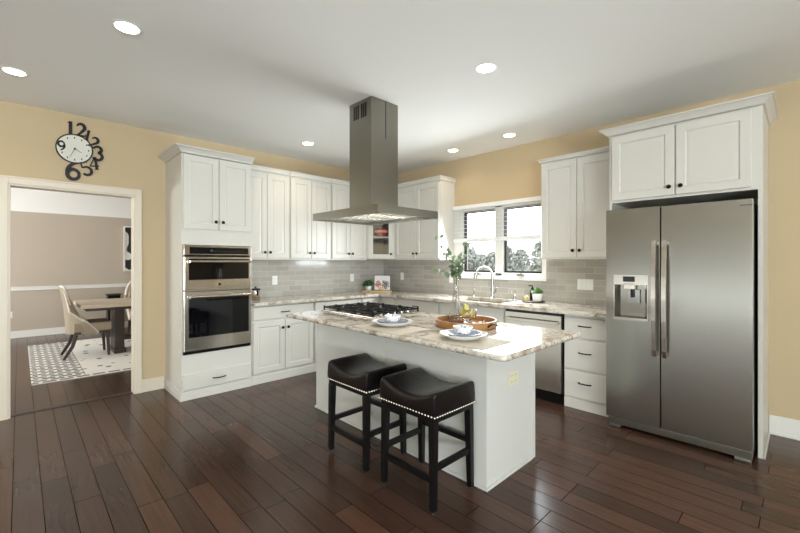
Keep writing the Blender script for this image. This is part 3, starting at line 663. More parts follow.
def fhandle(dr, x):
    pts = [(x, FY0, 1.50), (x, FY0 - 0.045, 1.515)] + [(x, FY0 - 0.05 - 0.02 * math.sin(PI * t), 1.50 - 0.83 * t) for t in (0.03, 0.15, 0.3, 0.5, 0.7, 0.85, 0.97)] + [(x, FY0 - 0.045, 0.655), (x, FY0, 0.67)]
    mb = MB()
    for p, q in zip(pts, pts[1:]): mb.bar(p, q, 0.028, 0.022, 0.0)
    mb.build('handle', 'steelo', dr)
fhandle(fd, 4.022 - FX); fhandle(rd, 4.088 - FX)
dp = MB().box(dx0 - 0.006, dx1 + 0.006, FY0 - 0.006, FY0 - 0.0005, dz1, 1.262, 0.002).box(dx0 - 0.006, dx0, FY0 - 0.004, FY0 - 0.0005, dz0, dz1).box(dx1, dx1 + 0.006, FY0 - 0.004, FY0 - 0.0005, dz0, dz1).build('dispenser_panel', 'steelo', fd)
MB().box(dx0 + 0.065, dx1 - 0.085, FY0 - 0.008, FY0 - 0.006, 1.205, 1.248, 0.0005).build('display', 'display', dp)
MB().box(dx0 + 0.07, dx1 - 0.085, FY0 - 0.012, FY1 - 0.03, dz1 - 0.035, dz1 + 0.012, 0.004).build('spout_housing', 'steelo', dp)
MB().box(dx0 + 0.085, dx1 - 0.06, FY1 - 0.034, FY1 - 0.026, dz1 - 0.15, dz1 - 0.036, 0.003).build('paddle', 'chrome', dp)
MB().tube([(dx0 + 0.125, FY1 - 0.045, dz1 - 0.036), (dx0 + 0.125, FY1 - 0.045, dz1 - 0.1)], 0.014, 12).build('nozzle', 'black', dp)
MB().box(dx0 - 0.006, dx1 + 0.006, FY0 - 0.014, FY1 - 0.02, dz0 - 0.02, dz0 + 0.004, 0.002).build('drip_tray', 'steelo', dp)
lg = MB()
for k, (a, w) in enumerate(((0, 0.007), (0.010, 0.006), (0.019, 0.007), (0.028, 0.005), (0.036, 0.006), (0.045, 0.007), (0.055, 0.005))): lg.box(4.515 - FX + a, 4.515 - FX + a + w * 0.8, FY0 - 0.001, FY0 - 0.0002, 1.745, 1.754)
lg.build('badge', 'greydark', rd)
MB().box(-0.45, 0.45, -0.755, -0.66, 0.025, 0.085, 0.008).build('bottom_grille', 'steelh', fr)
for x in (-0.40, 0.40): MB().box(x - 0.045, x + 0.045, -0.77, -0.70, 0.0, 0.03, 0.008).build('leveling_foot', 'steelh', fr)

fc = thing('refrigerator_surround', 'white cabinet over the refrigerator with a tall side panel', 'cabinet', (FX, 0, 0))
L_, R_ = 3.634 - FX, 4.619 - FX
MB().box(R_ - 0.026, R_, -0.6, -0.002, 0, 1.872).box(L_, L_ + 0.018, -0.6, -0.002, 0, 1.872).build('side_panel', 'cab', fc)
MB().box(R_, R_ + 0.012, -0.604, -0.026, 0, 0.02, 0.005).build('base_moulding', 'cab', fc)
MB().box(L_, R_, -0.6, -0.002, 1.872, 2.455).build('body', 'cab', fc)
door(fc, 3.657 - FX, 4.110 - FX, 1.89, 2.435, -0.6, 4.110 - 0.034 - FX, 1.955, 0.06)
door(fc, 4.118 - FX, 4.56 - FX, 1.89, 2.435, -0.6, 4.118 + 0.034 - FX, 1.955, 0.06)
crown(fc, L_, R_, -0.002, -0.622, 2.45, 2.505, 0.06)

# ------------------------------------------------------------------ island
IX0, IX1, IY0, IY1 = 1.63, 3.50, -2.295, -1.70; ic = ((IX0 + IX1) / 2, (IY0 + IY1) / 2)
isl = thing('kitchen_island', 'white painted island cabinet under the granite breakfast top', 'kitchen island', (ic[0], ic[1], 0))
a, c = (IX1 - IX0) / 2, (IY1 - IY0) / 2
MB().box(-a + 0.012, a - 0.012, -c + 0.012, c - 0.02, 0, 0.874).build('body', 'isl', isl)
sm = 2.582 - ic[0]
MB().box(-a, sm - 0.002, -c, -c + 0.0115, 0, 0.874).build('back_panel', 'isl', isl)
MB().box(sm + 0.002, a, -c, -c + 0.0115, 0, 0.874).build('back_panel', 'isl', isl)
MB().box(a - 0.0115, a, -c + 0.012, c - 0.045, 0, 0.874).box(a - 0.0115, a + 0.006, c - 0.045, c, 0, 0.874, 0.002).build('end_panel', 'isl', isl)
MB().box(-a, -a + 0.0115, -c + 0.012, c, 0, 0.874).build('end_panel', 'isl', isl)
MB().box(-a - 0.012, a + 0.012, -c - 0.012, -c - 0.0005, 0, 0.02, 0.005).box(a + 0.0005, a + 0.012, -c, c - 0.046, 0, 0.02, 0.005).box(-a - 0.012, -a - 0.0005, -c, c, 0, 0.02, 0.005).build('base_moulding', 'isl', isl)
for k in range(4):
    u0 = -a + 0.02 + k * (2 * a - 0.04) / 4; u1 = u0 + (2 * a - 0.04) / 4 - 0.006
    dmb = MB(Matrix.Rotation(PI, 4, 'Z')).panel(-u1, -u0, 0.11, 0.86, -c + 0.0195).build('door', 'isl', isl, angle=20)
    MB(Matrix.Rotation(PI, 4, 'Z')).lathe([(0, 0), (0.006, 0), (0.006, 0.012), (0.0145, 0.02), (0.012, 0.026), (0, 0.027)], ((-u1 - u0) / 2 + 0.19 * (1 if k % 2 else -1), -c - 0.0005, 0.78), 12, '-y').build('knob', 'black', dmb)
ITZ = 0.908
tp = MB()
b = bmesh.new(); tx0, tx1, ty0, ty1 = 1.624, 3.812, -2.614, -1.66
rc_ = 0.03; outline = []
for (cx, cy, a0) in ((tx1 - rc_, ty0 + rc_, -PI / 2), (tx1 - rc_, ty1 - rc_, 0), (tx0 + rc_, ty1 - rc_, PI / 2), (tx0 + rc_, ty0 + rc_, PI)):
    for k in range(5): t = a0 + k * PI / 8; outline.append((cx + rc_ * math.cos(t), cy + rc_ * math.sin(t)))
cxm, cym = (tx0 + tx1) / 2, (ty0 + ty1) / 2
rings = []
for k in range(7):
    t = -PI / 2 + PI * k / 6; ins = 0.016 * (1 - math.cos(t)); z = 0.8915 + 0.0165 * math.sin(t)
    rings.append([b.verts.new((x - ins * (1 if x > cxm else -1), y - ins * (1 if y > cym else -1), z)) for x, y in outline])
n = len(outline)
b.faces.new(rings[0][::-1]); b.faces.new(rings[-1])
for p, q in zip(rings, rings[1:]):
    for k in range(n): b.faces.new((p[k], p[(k + 1) % n], q[(k + 1) % n], q[k]))
tp._add(b)
tag(tp.build('island_worktop', 'granite', angle=60), 'cream and brown granite slab with rounded edge on the island', 'worktop')
def outlet(label, loc, rz, m='plateplastic', w=0.07, h=0.115, gangs=1, kind='wall_outlet'):
    o = thing(kind, label, 'outlet' if kind == 'wall_outlet' else 'light switch', loc, rz)
    MB().box(-w / 2, w / 2, -0.005, -0.0005, -h / 2, h / 2, 0.002).build('cover_plate', m, o)
    for g in range(gangs):
        x = (g - (gangs - 1) / 2) * 0.046
        if kind == 'wall_outlet':
            s = MB().box(x - 0.016, x + 0.016, -0.0075, -0.005, 0.004, 0.036, 0.002).box(x - 0.016, x + 0.016, -0.0075, -0.005, -0.036, -0.004, 0.002).build('socket', m, o)
            ss = MB()
            for zc in (0.02, -0.02): ss.box(x - 0.008, x - 0.006, -0.0079, -0.0075, zc - 0.005, zc + 0.005).box(x + 0.006, x + 0.008, -0.0079, -0.0075, zc - 0.005, zc + 0.005)
            ss.build('slot', 'black', s)
        else: MB().box(x - 0.016, x + 0.016, -0.009, -0.005, -0.033, 0.033, 0.002).build('rocker', m, o)
    return o
outlet('almond double outlet on the island end panel', (3.5005, -1.995, 0.612), QA, 'almond', 0.125, 0.085, 2)
outlet('white wall outlet on the tiles just past the oven cabinet', (0.0085, -1.905, 1.124), QA)
outlet('white wall outlet on the oven wall tiles above the potted plant', (0.0085, -0.652, 1.122), QA)
outlet('white light switch on the tiles to the side of the leaning picture', (0.448, -0.0085, 1.139), 0, kind='light_switch')
outlet('white light switch at the corner of the window casing behind the eucalyptus', (1.418, -0.0085, 1.131), 0, kind='light_switch')
outlet('wide white switch plate on the tiles beside the refrigerator', (3.208, -0.0085, 1.125), 0, w=0.165, h=0.115, gangs=3, kind='light_switch')
outlet('white outlet low on the dining room wall by the doorway casing', (DX + 0.0005, -4.42, 0.42), QA)

# cooktop
CX0, CX1, CY0, CY1 = 1.665, 2.405, -2.262, -1.69
ck = thing('gas_cooktop', 'stainless gas cooktop with black grates on the island', 'cooktop', ((CX0 + CX1) / 2, (CY0 + CY1) / 2, ITZ))
a, c = (CX1 - CX0) / 2, (CY1 - CY0) / 2
MB().box(-a, a, -c, c, 0.0, 0.012, 0.004).build('pan', 'steelo', ck)
bpos = [(-0.25, -0.14), (-0.25, 0.14), (0.0, 0.0), (0.2, -0.15), (0.2, 0.15)]
for x, y in bpos:
    bu = MB().lathe([(0, 0.0125), (0.048, 0.0125), (0.044, 0.022), (0, 0.024)], (x, y, 0), 20).build('burner', 'greydark', ck)
    MB().lathe([(0, 0.0242), (0.036, 0.0242), (0.034, 0.031), (0, 0.033)], (x, y, 0), 20).build('burner_cap', 'iron', bu)
for gx0, gx1 in ((-a + 0.012, -0.125), (-0.12, 0.115), (0.12, a - 0.012)):
    g = MB(); y0, y1 = -c + 0.015, c - 0.015; z0, z1 = 0.028, 0.041; t = 0.012
    g.box(gx0, gx1, y0, y0 + t, z0, z1).box(gx0, gx1, y1 - t, y1, z0, z1).box(gx0, gx0 + t, y0, y1, z0, z1).box(gx1 - t, gx1, y0, y1, z0, z1)
    xm = (gx0 + gx1) / 2
    g.box(gx0, gx1, -t / 2, t / 2, z0, z1)
    for yy in (y0 + (y1 - y0) * 0.25, y0 + (y1 - y0) * 0.75):
        g.box(gx0, xm - 0.03, yy - t / 2, yy + t / 2, z0, z1 + 0.006).box(xm + 0.03, gx1, yy - t / 2, yy + t / 2, z0, z1 + 0.006)
        g.box(xm - t / 2, xm + t / 2, yy + 0.03, yy + 0.11, z0, z1 + 0.006).box(xm - t / 2, xm + t / 2, yy - 0.11, yy - 0.03, z0, z1 + 0.006)
    for xx in (gx0 + t / 2, gx1 - t / 2):
        for yy in (y0 + t / 2, 0, y1 - t / 2): g.box(xx - t / 2, xx + t / 2, yy - t / 2, yy + t / 2, 0.012, z1 + 0.007)
    g.build('grate', 'iron', ck)
for k in range(5): MB().lathe([(0, 0.012), (0.018, 0.012), (0.016, 0.036), (0, 0.038)], (0.06 + 0.07 * k - 0.14 if False else a - 0.04, -0.16 + 0.08 * k, 0), 14).build('control_knob', 'chrome', ck)

# range hood
hd = thing('range_hood', 'stainless steel island range hood hanging from the ceiling over the cooktop', 'range hood', (2.11, -2.0, 1.745))
hx0, hx1, hy0, hy1 = 1.652 - 2.11, 2.566 - 2.11, -2.345 + 2.0, -1.644 + 2.0
cx0, cx1, cy0, cy1 = 1.989 - 2.11, 2.292 - 2.11, -2.178 + 2.0, -1.869 + 2.0
cz = 0.063
mb = MB().box(hx0, hx1, hy0, hy0 + 0.015, 0, cz).box(hx0, hx1, hy1 - 0.015, hy1, 0, cz).box(hx0, hx0 + 0.015, hy0 + 0.015, hy1 - 0.015, 0, cz).box(hx1 - 0.015, hx1, hy0 + 0.015, hy1 - 0.015, 0, cz)
mb.hexa([(hx0, hy0, cz), (hx1, hy0, cz), (hx1, hy1, cz), (hx0, hy1, cz)], [(cx0 - 0.02, cy0 - 0.02, cz + 0.012), (cx1 + 0.02, cy0 - 0.02, cz + 0.012), (cx1 + 0.02, cy1 + 0.02, cz + 0.012), (cx0 - 0.02, cy1 + 0.02, cz + 0.012)])
mb.box(hx0 + 0.015, hx1 - 0.015, hy0 + 0.015, hy0 + 0.11, 0.012, 0.03).box(hx0 + 0.015, hx1 - 0.015, hy1 - 0.11, hy1 - 0.015, 0.012, 0.03).box(hx0 + 0.015, hx0 + 0.06, hy0 + 0.11, hy1 - 0.11, 0.012, 0.03).box(hx1 - 0.06, hx1 - 0.015, hy0 + 0.11, hy1 - 0.11, 0.012, 0.03)
canopy = mb.build('canopy', 'steelh', hd, angle=8)
for k in range(3):
    fx0 = hx0 + 0.065 + k * (hx1 - hx0 - 0.13) / 3; fx1 = fx0 + (hx1 - hx0 - 0.13) / 3 - 0.006
    fm = MB().box(fx0, fx1, hy0 + 0.112, hy1 - 0.112, 0.02, 0.03)
    for j in range(8):
        yy = hy0 + 0.14 + j * (hy1 - hy0 - 0.28) / 7; fm.box(fx0 + 0.02, fx1 - 0.02, yy - 0.008, yy + 0.008, 0.014, 0.02)
    fm.build('filter', 'steelo', canopy)
for x in (hx0 + 0.16, hx1 - 0.16):
    for y in (hy0 + 0.06, hy1 - 0.06): MB().lathe([(0, 0.006), (0.028, 0.006), (0.034, 0.010), (0.034, 0.0118), (0, 0.0118)], (x, y, 0), 20).build('spot_lamp', 'chrome', canopy)
mb = MB().box(cx0, cx1, cy0, cy1, cz + 0.0125, H - 1.745 - 0.0005, 0.002)
ch = mb.build('chimney', 'steelh', hd)
MB().box(cx1 + 0.0002, cx1 + 0.0012, 0.0 + (cy0 + cy1) / 2 + 0.004, (cy0 + cy1) / 2 + 0.011, 0.685, 1.0105).build('seam_slot', 'black', ch)
vm = MB()
for k in range(6):
    x = 2.05 - 2.11 + k * 0.028 + (0.02 if k > 2 else 0); vm.box(x, x + 0.018, cy0 - 0.0015, cy0 - 0.0003, 2.605 - 1.745, 2.725 - 1.745)
vm.build('vent_slot', 'black', ch)

# ------------------------------------------------------------------ counter stools
def make_stool():
    root = thing('counter_stool', '', 'stool', (0, 0, 0), 0, 'saddle counter stools at the island')
    w, d, zb = 0.228, 0.19, 0.515
    b = bmesh.new(); N = 22; T = []
    def top(u, v):
        z = 0.606 + 0.066 * abs(u) ** 2.2 - 0.004 * v * v
        for q, rd_, th_ in ((u, 0.026, 0.76), (v, 0.022, 0.84)):
            t = max(0, abs(q) - th_) / (1 - th_); z -= rd_ * (1 - math.sqrt(max(0, 1 - t * t)))
        return z
    for i in range(N + 1):
        row = []
        for j in range(N + 1):
            u, v = math.sin(PI / 2 * (2 * i / N - 1)), math.sin(PI / 2 * (2 * j / N - 1))
            # rounded corners in plan
            k = 1 - 0.035 * (abs(u) * abs(v)) ** 6
            row.append(b.verts.new((u * w * k, v * d * k, top(u, v))))
        T.append(row)
    for i in range(N):
        for j in range(N): b.faces.new((T[i][j], T[i + 1][j], T[i + 1][j + 1], T[i][j + 1]))
    per = [T[i][0] for i in range(N)] + [T[N][j] for j in range(N)] + [T[i][N] for i in range(N, 0, -1)] + [T[0][j] for j in range(N, 0, -1)]
    prev = per
    for z, sc in ((0.57, 1.012), (0.545, 1.012), (0.525, 1.002), (zb, 0.992)):
        nr = [b.verts.new((p.co.x * sc, p.co.y * sc, z)) for p in per]
        for k in range(len(per)): b.faces.new((prev[k], nr[k], nr[(k + 1) % len(per)], prev[(k + 1) % len(per)]))
        prev = nr
    b.faces.new(prev); bmesh.ops.recalc_face_normals(b, faces=b.faces)
    m = MB(); m._add(b); seat = m.build('seat', 'leather', root, angle=60)
    nm = MB()
    per_pts = []
    for t in range(21): per_pts += [(-w + 2 * w * t / 20, -d * 1.006, 0), (-w + 2 * w * t / 20, d * 1.006, 0)]
    for t in range(1, 18): per_pts += [(-w * 1.006, -d + 2 * d * t / 18, 0), (w * 1.006, -d + 2 * d * t / 18, 0)]
    for x, y, _ in per_pts: nm.sphere((x * 0.988, y * 0.988, 0.527), 0.0068, 1)
    tag(nm.build('nailhead_trim', 'nail', seat), 'pewter nailhead trim')
    MB().box(-w + 0.012, w - 0.012, -d + 0.012, d - 0.012, 0.49, 0.5145).build('seat_frame', 'blackwood', root)
    for sx in (-1, 1):
        for sy in (-1, 1):
            lg = MB().bar((sx * 0.194, sy * 0.162, 0.4895), (sx * 0.2, sy * 0.17, 0.012), 0.042, 0.042, 0.003, 0.032, 0.032).build('leg', 'blackwood', root)
            MB().lathe([(0, 0), (0.013, 0), (0.013, 0.0115), (0, 0.0115)], (sx * 0.2, sy * 0.17, 0), 10).build('foot_glide', 'chrome', lg)
    def st(p, q): MB().bar(p, q, 0.022, 0.034, 0.002).build('stretcher', 'blackwood', root)
    st((-0.18, -0.168, 0.175), (0.18, -0.168, 0.175)); st((-0.18, 0.168, 0.29), (0.18, 0.168, 0.29))
    st((-0.197, -0.15, 0.235), (-0.197, 0.15, 0.235)); st((0.197, -0.15, 0.235), (0.197, 0.15, 0.235))
    return root
s1 = make_stool(); s1.location = (3.215, -2.51, 0); s1['label'] = 'black leather saddle counter stool at the outlet end of the island'
s2 = copy_tree(s1); s2.location = (2.640, -2.51, 0); s2['label'] = 'black leather saddle counter stool at the cooktop end of the island'

# ------------------------------------------------------------------ things on the island
def placemat(label, x, y, w, d, rz):
    o = MB().box(-w / 2, w / 2, -d / 2, d / 2, 0, 0.003, 0.001).build('placemat', 'mat', None, (x, y, ITZ), (0, 0, rz)); tag(o, label, 'placemat', 'placemats on the island')
placemat('cream woven placemat on the island nearest the cooktop', 2.83, -2.452, 0.46, 0.30, 0)
placemat('cream woven placemat on the island in front of the wooden tray', 3.43, -2.418, 0.46, 0.31, 0)
def setting(x, y, where, sc=1.0):
    z = ITZ + 0.003
    p = MB().lathe([(r * sc, h) for r, h in [(0, 0.0), (0.085, 0.0), (0.115, 0.012), (0.145, 0.03), (0.148, 0.033), (0.143, 0.034), (0.112, 0.018), (0.085, 0.007), (0, 0.007)]], seg=40).build('dinner_plate', 'porcelain', None, (x, y, z))
    tag(p, 'cream rimmed dinner plate on the placemat ' + where, 'plate', 'dinner plates on the island')
    q = MB().lathe([(r * sc, h) for r, h in [(0, 0.0), (0.062, 0.0), (0.085, 0.008), (0.112, 0.024), (0.115, 0.027), (0.110, 0.0275), (0.084, 0.014), (0.062, 0.006), (0, 0.006)]], seg=40).build('salad_plate', 'bluew', None, (x, y, z + 0.0085))
    tag(q, 'blue-grey salad plate stacked in the dinner plate ' + where, 'plate', 'salad plates on the island')
    bw = thing('bowl', 'small white bowl with blue sprigs on the plates ' + where, 'bowl', (x, y, z + 0.0152), 0, 'bowls on the island')
    MB().lathe([(0, 0), (0.03, 0), (0.034, 0.006), (0.052, 0.03), (0.058, 0.05), (0.0585, 0.054)], seg=32).lathe([(0.0585, 0.054), (0.055, 0.0535), (0.048, 0.03), (0.03, 0.01), (0, 0.008)], seg=32).build('bowl_body', 'bluepat', bw)
    MB().lathe([(0.0588, 0.05), (0.0605, 0.053), (0.0588, 0.057), (0.056, 0.056), (0.0555, 0.052)], seg=32).build('rim', 'porcelain', bw)
setting(2.765, -2.375, 'nearest the cooktop')
setting(3.405, -2.40, 'in front of the wooden tray', 0.95)

TX, TY = 3.135, -2.005
tr = thing('serving_tray', 'round honey wood tray holding vase and fruit bowl on the island', 'tray', (TX, TY, ITZ))
MB().lathe([(0, 0), (0.205, 0), (0.212, 0.006), (0.216, 0.05), (0.206, 0.05), (0.201, 0.013), (0, 0.012)], seg=56).build('tray_body', 'traywood', tr)
for s in (-1, 1):
    h = [(s * 0.214, -0.06 * s * 0 + y, 0.022 + 0.016 * math.sin(PI * (y + 0.055) / 0.11)) for y in (-0.055, -0.035, 0, 0.035, 0.055)]
    MB().tube([(p[0] + s * 0.008, p[1], p[2]) for p in h], 0.006, 8).build('handle', 'bronze', tr)
tz = ITZ + 0.0125
vx, vy = TX - 0.128, TY + 0.05
va = MB().lathe([(0, 0), (0.056, 0), (0.06, 0.006), (0.049, 0.07), (0.029, 0.155), (0.019, 0.22), (0.018, 0.27), (0.022, 0.318), (0.0195, 0.319), (0.0145, 0.27), (0.0155, 0.22), (0.025, 0.155), (0.044, 0.07), (0.053, 0.014), (0, 0.011)], seg=32).build('bud_vase', 'glass', None, (vx, vy, tz))
tag(va, 'clear glass bottle vase with flared foot standing in the wooden tray', 'vase')
def leaf(mb, c, n, r, asp=0.85):
    n = Vector(n).normalized(); a = Vector((0, 0, 1)) if abs(n.z) < 0.9 else Vector((1, 0, 0)); u = (a - n * a.dot(n)).normalized(); v = n.cross(u)
    b = bmesh.new(); c = Vector(c)
    ring = [b.verts.new(c + u * (r * math.cos(t)) + v * (r * asp * math.sin(t)) - n * (0.12 * r * math.cos(t) ** 2)) for t in [k * PI / 5 for k in range(10)]]
    ct_ = b.verts.new(c + n * 0.1 * r)
    for k in range(10): b.faces.new((ring[k], ring[(k + 1) % 10], ct_))
    mb._add(b)
def sprig(label, dx, dy, top, nl, seed, r0=0.02):
    rnd = random.Random(seed)
    root = thing('eucalyptus_stem', label, 'plant stem', (vx, vy, tz), 0, 'eucalyptus stems in the vase')
    pts = [(0.0 + dx * 0.01, dy * 0.01, 0.02), (0, 0, 0.2), (dx * 0.02, dy * 0.02, 0.33)] + [(dx * t ** 1.4, dy * t ** 1.4, 0.33 + (top - 0.33) * t) for t in (0.2, 0.4, 0.6, 0.8, 1.0)]
    pts = [Vector(p) + Vector((math.copysign(0.004, dx), math.copysign(0.004, dy), 0)) for p in pts]
    MB().tube(pts, [0.0022] * 3 + [0.002, 0.0018, 0.0016, 0.0013, 0.001], 6).build('stalk', 'stem', root)
    lv = MB()
    for k in range(nl):
        t = (k // 2 + 0.8) / (nl / 2); i = min(6, 2 + int(t * 5)); f_ = t * 5 - int(t * 5) if i < 6 else 1
        p = pts[i].lerp(pts[min(7, i + 1)], f_); ang = k * 2.4 + rnd.random()
        off = Vector((math.cos(ang), math.sin(ang), rnd.uniform(-0.2, 0.5))) * r0 * 1.25
        leaf(lv, p + off, (rnd.uniform(-1, 1), rnd.uniform(-1, 0.3), rnd.uniform(-0.2, 1)), r0 * rnd.uniform(0.75, 1.15) * (1.1 - 0.35 * t))
    lv.build('leaves', 'leaf', root)
sprig('tallest eucalyptus stem in the vase, leaning towards the ovens', -0.10, -0.07, 0.63, 30, 1)
sprig('eucalyptus stem in the vase leaning over the sink', 0.06, 0.05, 0.57, 22, 2)
sprig('low eucalyptus stem in the vase drooping towards the cooktop', -0.11, -0.09, 0.38, 16, 3)
sprig('short upright leafy eucalyptus stem at the centre of the vase', 0.02, -0.02, 0.47, 34, 4, 0.022)
sprig('eucalyptus stem in the vase bending towards the dishwasher', 0.075, -0.01, 0.45, 22, 5)
bx, by = TX + 0.005, TY + 0.01
gb = MB().lathe([(0, 0), (0.038, 0), (0.04, 0.004), (0.02, 0.018), (0.022, 0.026), (0.058, 0.05), (0.07, 0.105), (0.067, 0.106), (0.054, 0.054), (0.02, 0.032), (0, 0.031)], seg=32).build('fruit_bowl', 'glass', None, (bx, by, tz))
tag(gb, 'small clear glass bowl of pears on the wooden tray', 'bowl')
def pear(label, x, y, z, tilt, s=1.0):
    root = thing('pear', label, 'pear', (bx + x, by + y, z), 0, 'pears in the glass bowl')
    mt = Matrix.Rotation(R(tilt), 4, 'X')
    MB(mt).lathe([(0, 0), (0.016 * s, 0.003), (0.026 * s, 0.018), (0.025 * s, 0.032), (0.015 * s, 0.05), (0.011 * s, 0.06), (0.004, 0.066), (0, 0.066)], seg=18).build('flesh', 'pear', root)
    MB(mt).tube([(0, 0, 0.063), (0.002, 0.001, 0.072), (0.005, 0.002, 0.078)], 0.0016, 6).build('stalk', 'stem', root)
pear('yellow pear lying lowest in the glass bowl, towards the vase', -0.026, -0.006, tz + 0.046, 18, 0.85)
pear('yellow pear in the glass bowl on the side away from the vase', 0.028, 0.0, tz + 0.047, -20, 0.85)
pear('yellow pear standing on top of the others in the glass bowl', -0.004, 0.004, tz + 0.09, 30, 0.85)
np_ = MB()
b = bmesh.new(); N = 14; G = []
for i in range(N + 1):
    row = []
    for j in range(N + 1):
        x, y = -0.058 + 0.116 * i / N, -0.05 + 0.1 * j / N
        z = 0.018 + 0.010 * math.sin(x * 60 + y * 25) * math.cos(y * 45) + 0.03 * max(0, x / 0.07) ** 2
        row.append((b.verts.new((x, y, z)), b.verts.new((x, y, 0.0 if 0 < i < N and 0 < j < N else z - 0.004))))
    G.append(row)
for i in range(N):
    for j in range(N):
        q = [G[i][j], G[i + 1][j], G[i + 1][j + 1], G[i][j + 1]]
        b.faces.new([v[0] for v in q]); b.faces.new([v[1] for v in q][::-1])
bd = [G[i][0] for i in range(N)] + [G[N][j] for j in range(N)] + [G[i][N] for i in range(N, 0, -1)] + [G[0][j] for j in range(N, 0, -1)]
for k in range(len(bd)): b.faces.new((bd[k][0], bd[k][1], bd[(k + 1) % len(bd)][1], bd[(k + 1) % len(bd)][0]))
bmesh.ops.recalc_face_normals(b, faces=b.faces); np_._add(b)
tag(np_.build('cloth_napkin', 'bluew', None, (TX + 0.105, TY - 0.04, tz + 0.001), (0, 0, R(20)), 60), 'rumpled blue-grey cloth napkin in the wooden tray beside the pears', 'napkin')

# ------------------------------------------------------------------ things on the worktop
WT = 0.9145
cn = thing('glass_canister', 'small glass jar with flat black lid beside the oven cabinet', 'jar', (0.47, -2.365, WT))
MB().lathe([(0, 0), (0.044, 0), (0.047, 0.006), (0.047, 0.12), (0.043, 0.132), (0, 0.132)], seg=28).lathe([(0, 0.125), (0.039, 0.125), (0.042, 0.118), (0.042, 0.012), (0.038, 0.008), (0, 0.008)], seg=28).build('jar_body', 'glass', cn)
MB().lathe([(0, 0.0085), (0.0415, 0.0125), (0.0415, 0.075), (0, 0.078)], seg=24).build('contents', 'board', cn)
MB().lathe([(0, 0.1325), (0.052, 0.1325), (0.052, 0.146), (0.02, 0.149), (0, 0.149)], seg=28).build('lid', 'black', cn)
MB().sphere((0, 0, 0.158), 0.011, 2).build('lid_knob', 'black', cn)
MB().box(0.0475, 0.053, -0.010, 0.010, 0.07, 0.1315, 0.002).build('clasp', 'black', cn)

cb_ = MB().prism([(-0.15, -0.1), (0.15, -0.1), (0.17, -0.08), (0.17, 0.08), (0.15, 0.1), (-0.15, 0.1), (-0.17, 0.08), (-0.17, 0.03), (-0.27, 0.02), (-0.28, 0), (-0.27, -0.02), (-0.17, -0.03), (-0.17, -0.08)], 0, 0.018, 0.003).build('cutting_board', 'board', None, (0.385, -0.405, WT), (0, 0, R(45)))
tag(cb_, 'pale wood cutting board lying in the worktop corner', 'cutting board')
pp = thing('leaning_picture', 'white card with red and grey flowers leaning in the worktop corner', 'picture', (0.25, -0.25, WT), R(45))
T = Matrix.Rotation(R(-12), 4, 'X')
MB(T).box(-0.12, 0.12, -0.006, 0.006, 0.004, 0.235, 0.001).build('card', 'plateplastic', pp)
def blobs(name, m, cs):
    mb = MB(T)
    for x, z, r in cs: mb.lathe([(0, 0), (r, 0), (r * 0.96, 0.0008), (0, 0.0008)], (x, -0.0062, z), 18, '-y')
    mb.build(name, m, pp)
blobs('printed_flowers', 'redprint', [(-0.065, 0.13, 0.03), (-0.04, 0.1, 0.028), (-0.085, 0.095, 0.026), (-0.06, 0.07, 0.02)])
blobs('printed_flowers', 'greyprint', [(0.03, 0.13, 0.032), (0.075, 0.12, 0.032), (0.05, 0.085, 0.034), (0.09, 0.075, 0.022), (0.015, 0.08, 0.025), (0.05, 0.05, 0.025)])
def pot_plant(name, label, cat, loc, pr, ph, pm, lm, lr, n, seed, spread=1.0):
    root = thing(name, label, cat, loc)
    MB().lathe([(0, 0), (pr * 0.8, 0), (pr * 0.84, 0.003), (pr, ph), (pr * 0.92, ph), (pr * 0.86, ph * 0.8), (0, ph * 0.8)], seg=28).build('pot', pm, root)
    rnd = random.Random(seed); mb = MB(); st = MB()
    for k in range(n):
        th = rnd.uniform(0, 2 * PI); ph_ = rnd.uniform(0.15, 1.35); rr_ = pr * spread * rnd.uniform(0.7, 1.25)
        d = Vector((math.cos(th) * math.sin(ph_), math.sin(th) * math.sin(ph_), math.cos(ph_) * 0.9 + 0.12))
        c = Vector((0, 0, ph * 0.92)) + d * rr_; leaf(mb, c, d + Vector((rnd.uniform(-.5, .5), rnd.uniform(-.5, .5), 0.4)), lr * rnd.uniform(0.7, 1.2), 0.6)
        if k % 4 == 0: st.tube([(0, 0, ph * 0.81), c], 0.0012, 5)
    mb.build('leaves', lm, root); st.build('stems', 'stem', root); return root
pot_plant('potted_plant', 'small leafy green plant in a white pot beside the leaning picture', 'plant', (0.135, -0.43, WT), 0.05, 0.075, 'porcelain', 'leaf3', 0.026, 90, 3, 1.5)
fg = thing('carved_figure', 'small pale carved figure on the cutting board before the picture', 'figurine', (0.44, -0.44, WT + 0.0185), R(45))
MB().sphere((0, 0, 0.028), 0.026, 3, (1.3, 0.75, 1.05)).build('figure_body', 'board', fg)
MB().sphere((0.03, 0, 0.065), 0.014, 2).tube([(0.022, 0, 0.035), (0.028, 0, 0.06)], 0.009, 8).build('head', 'board', fg)

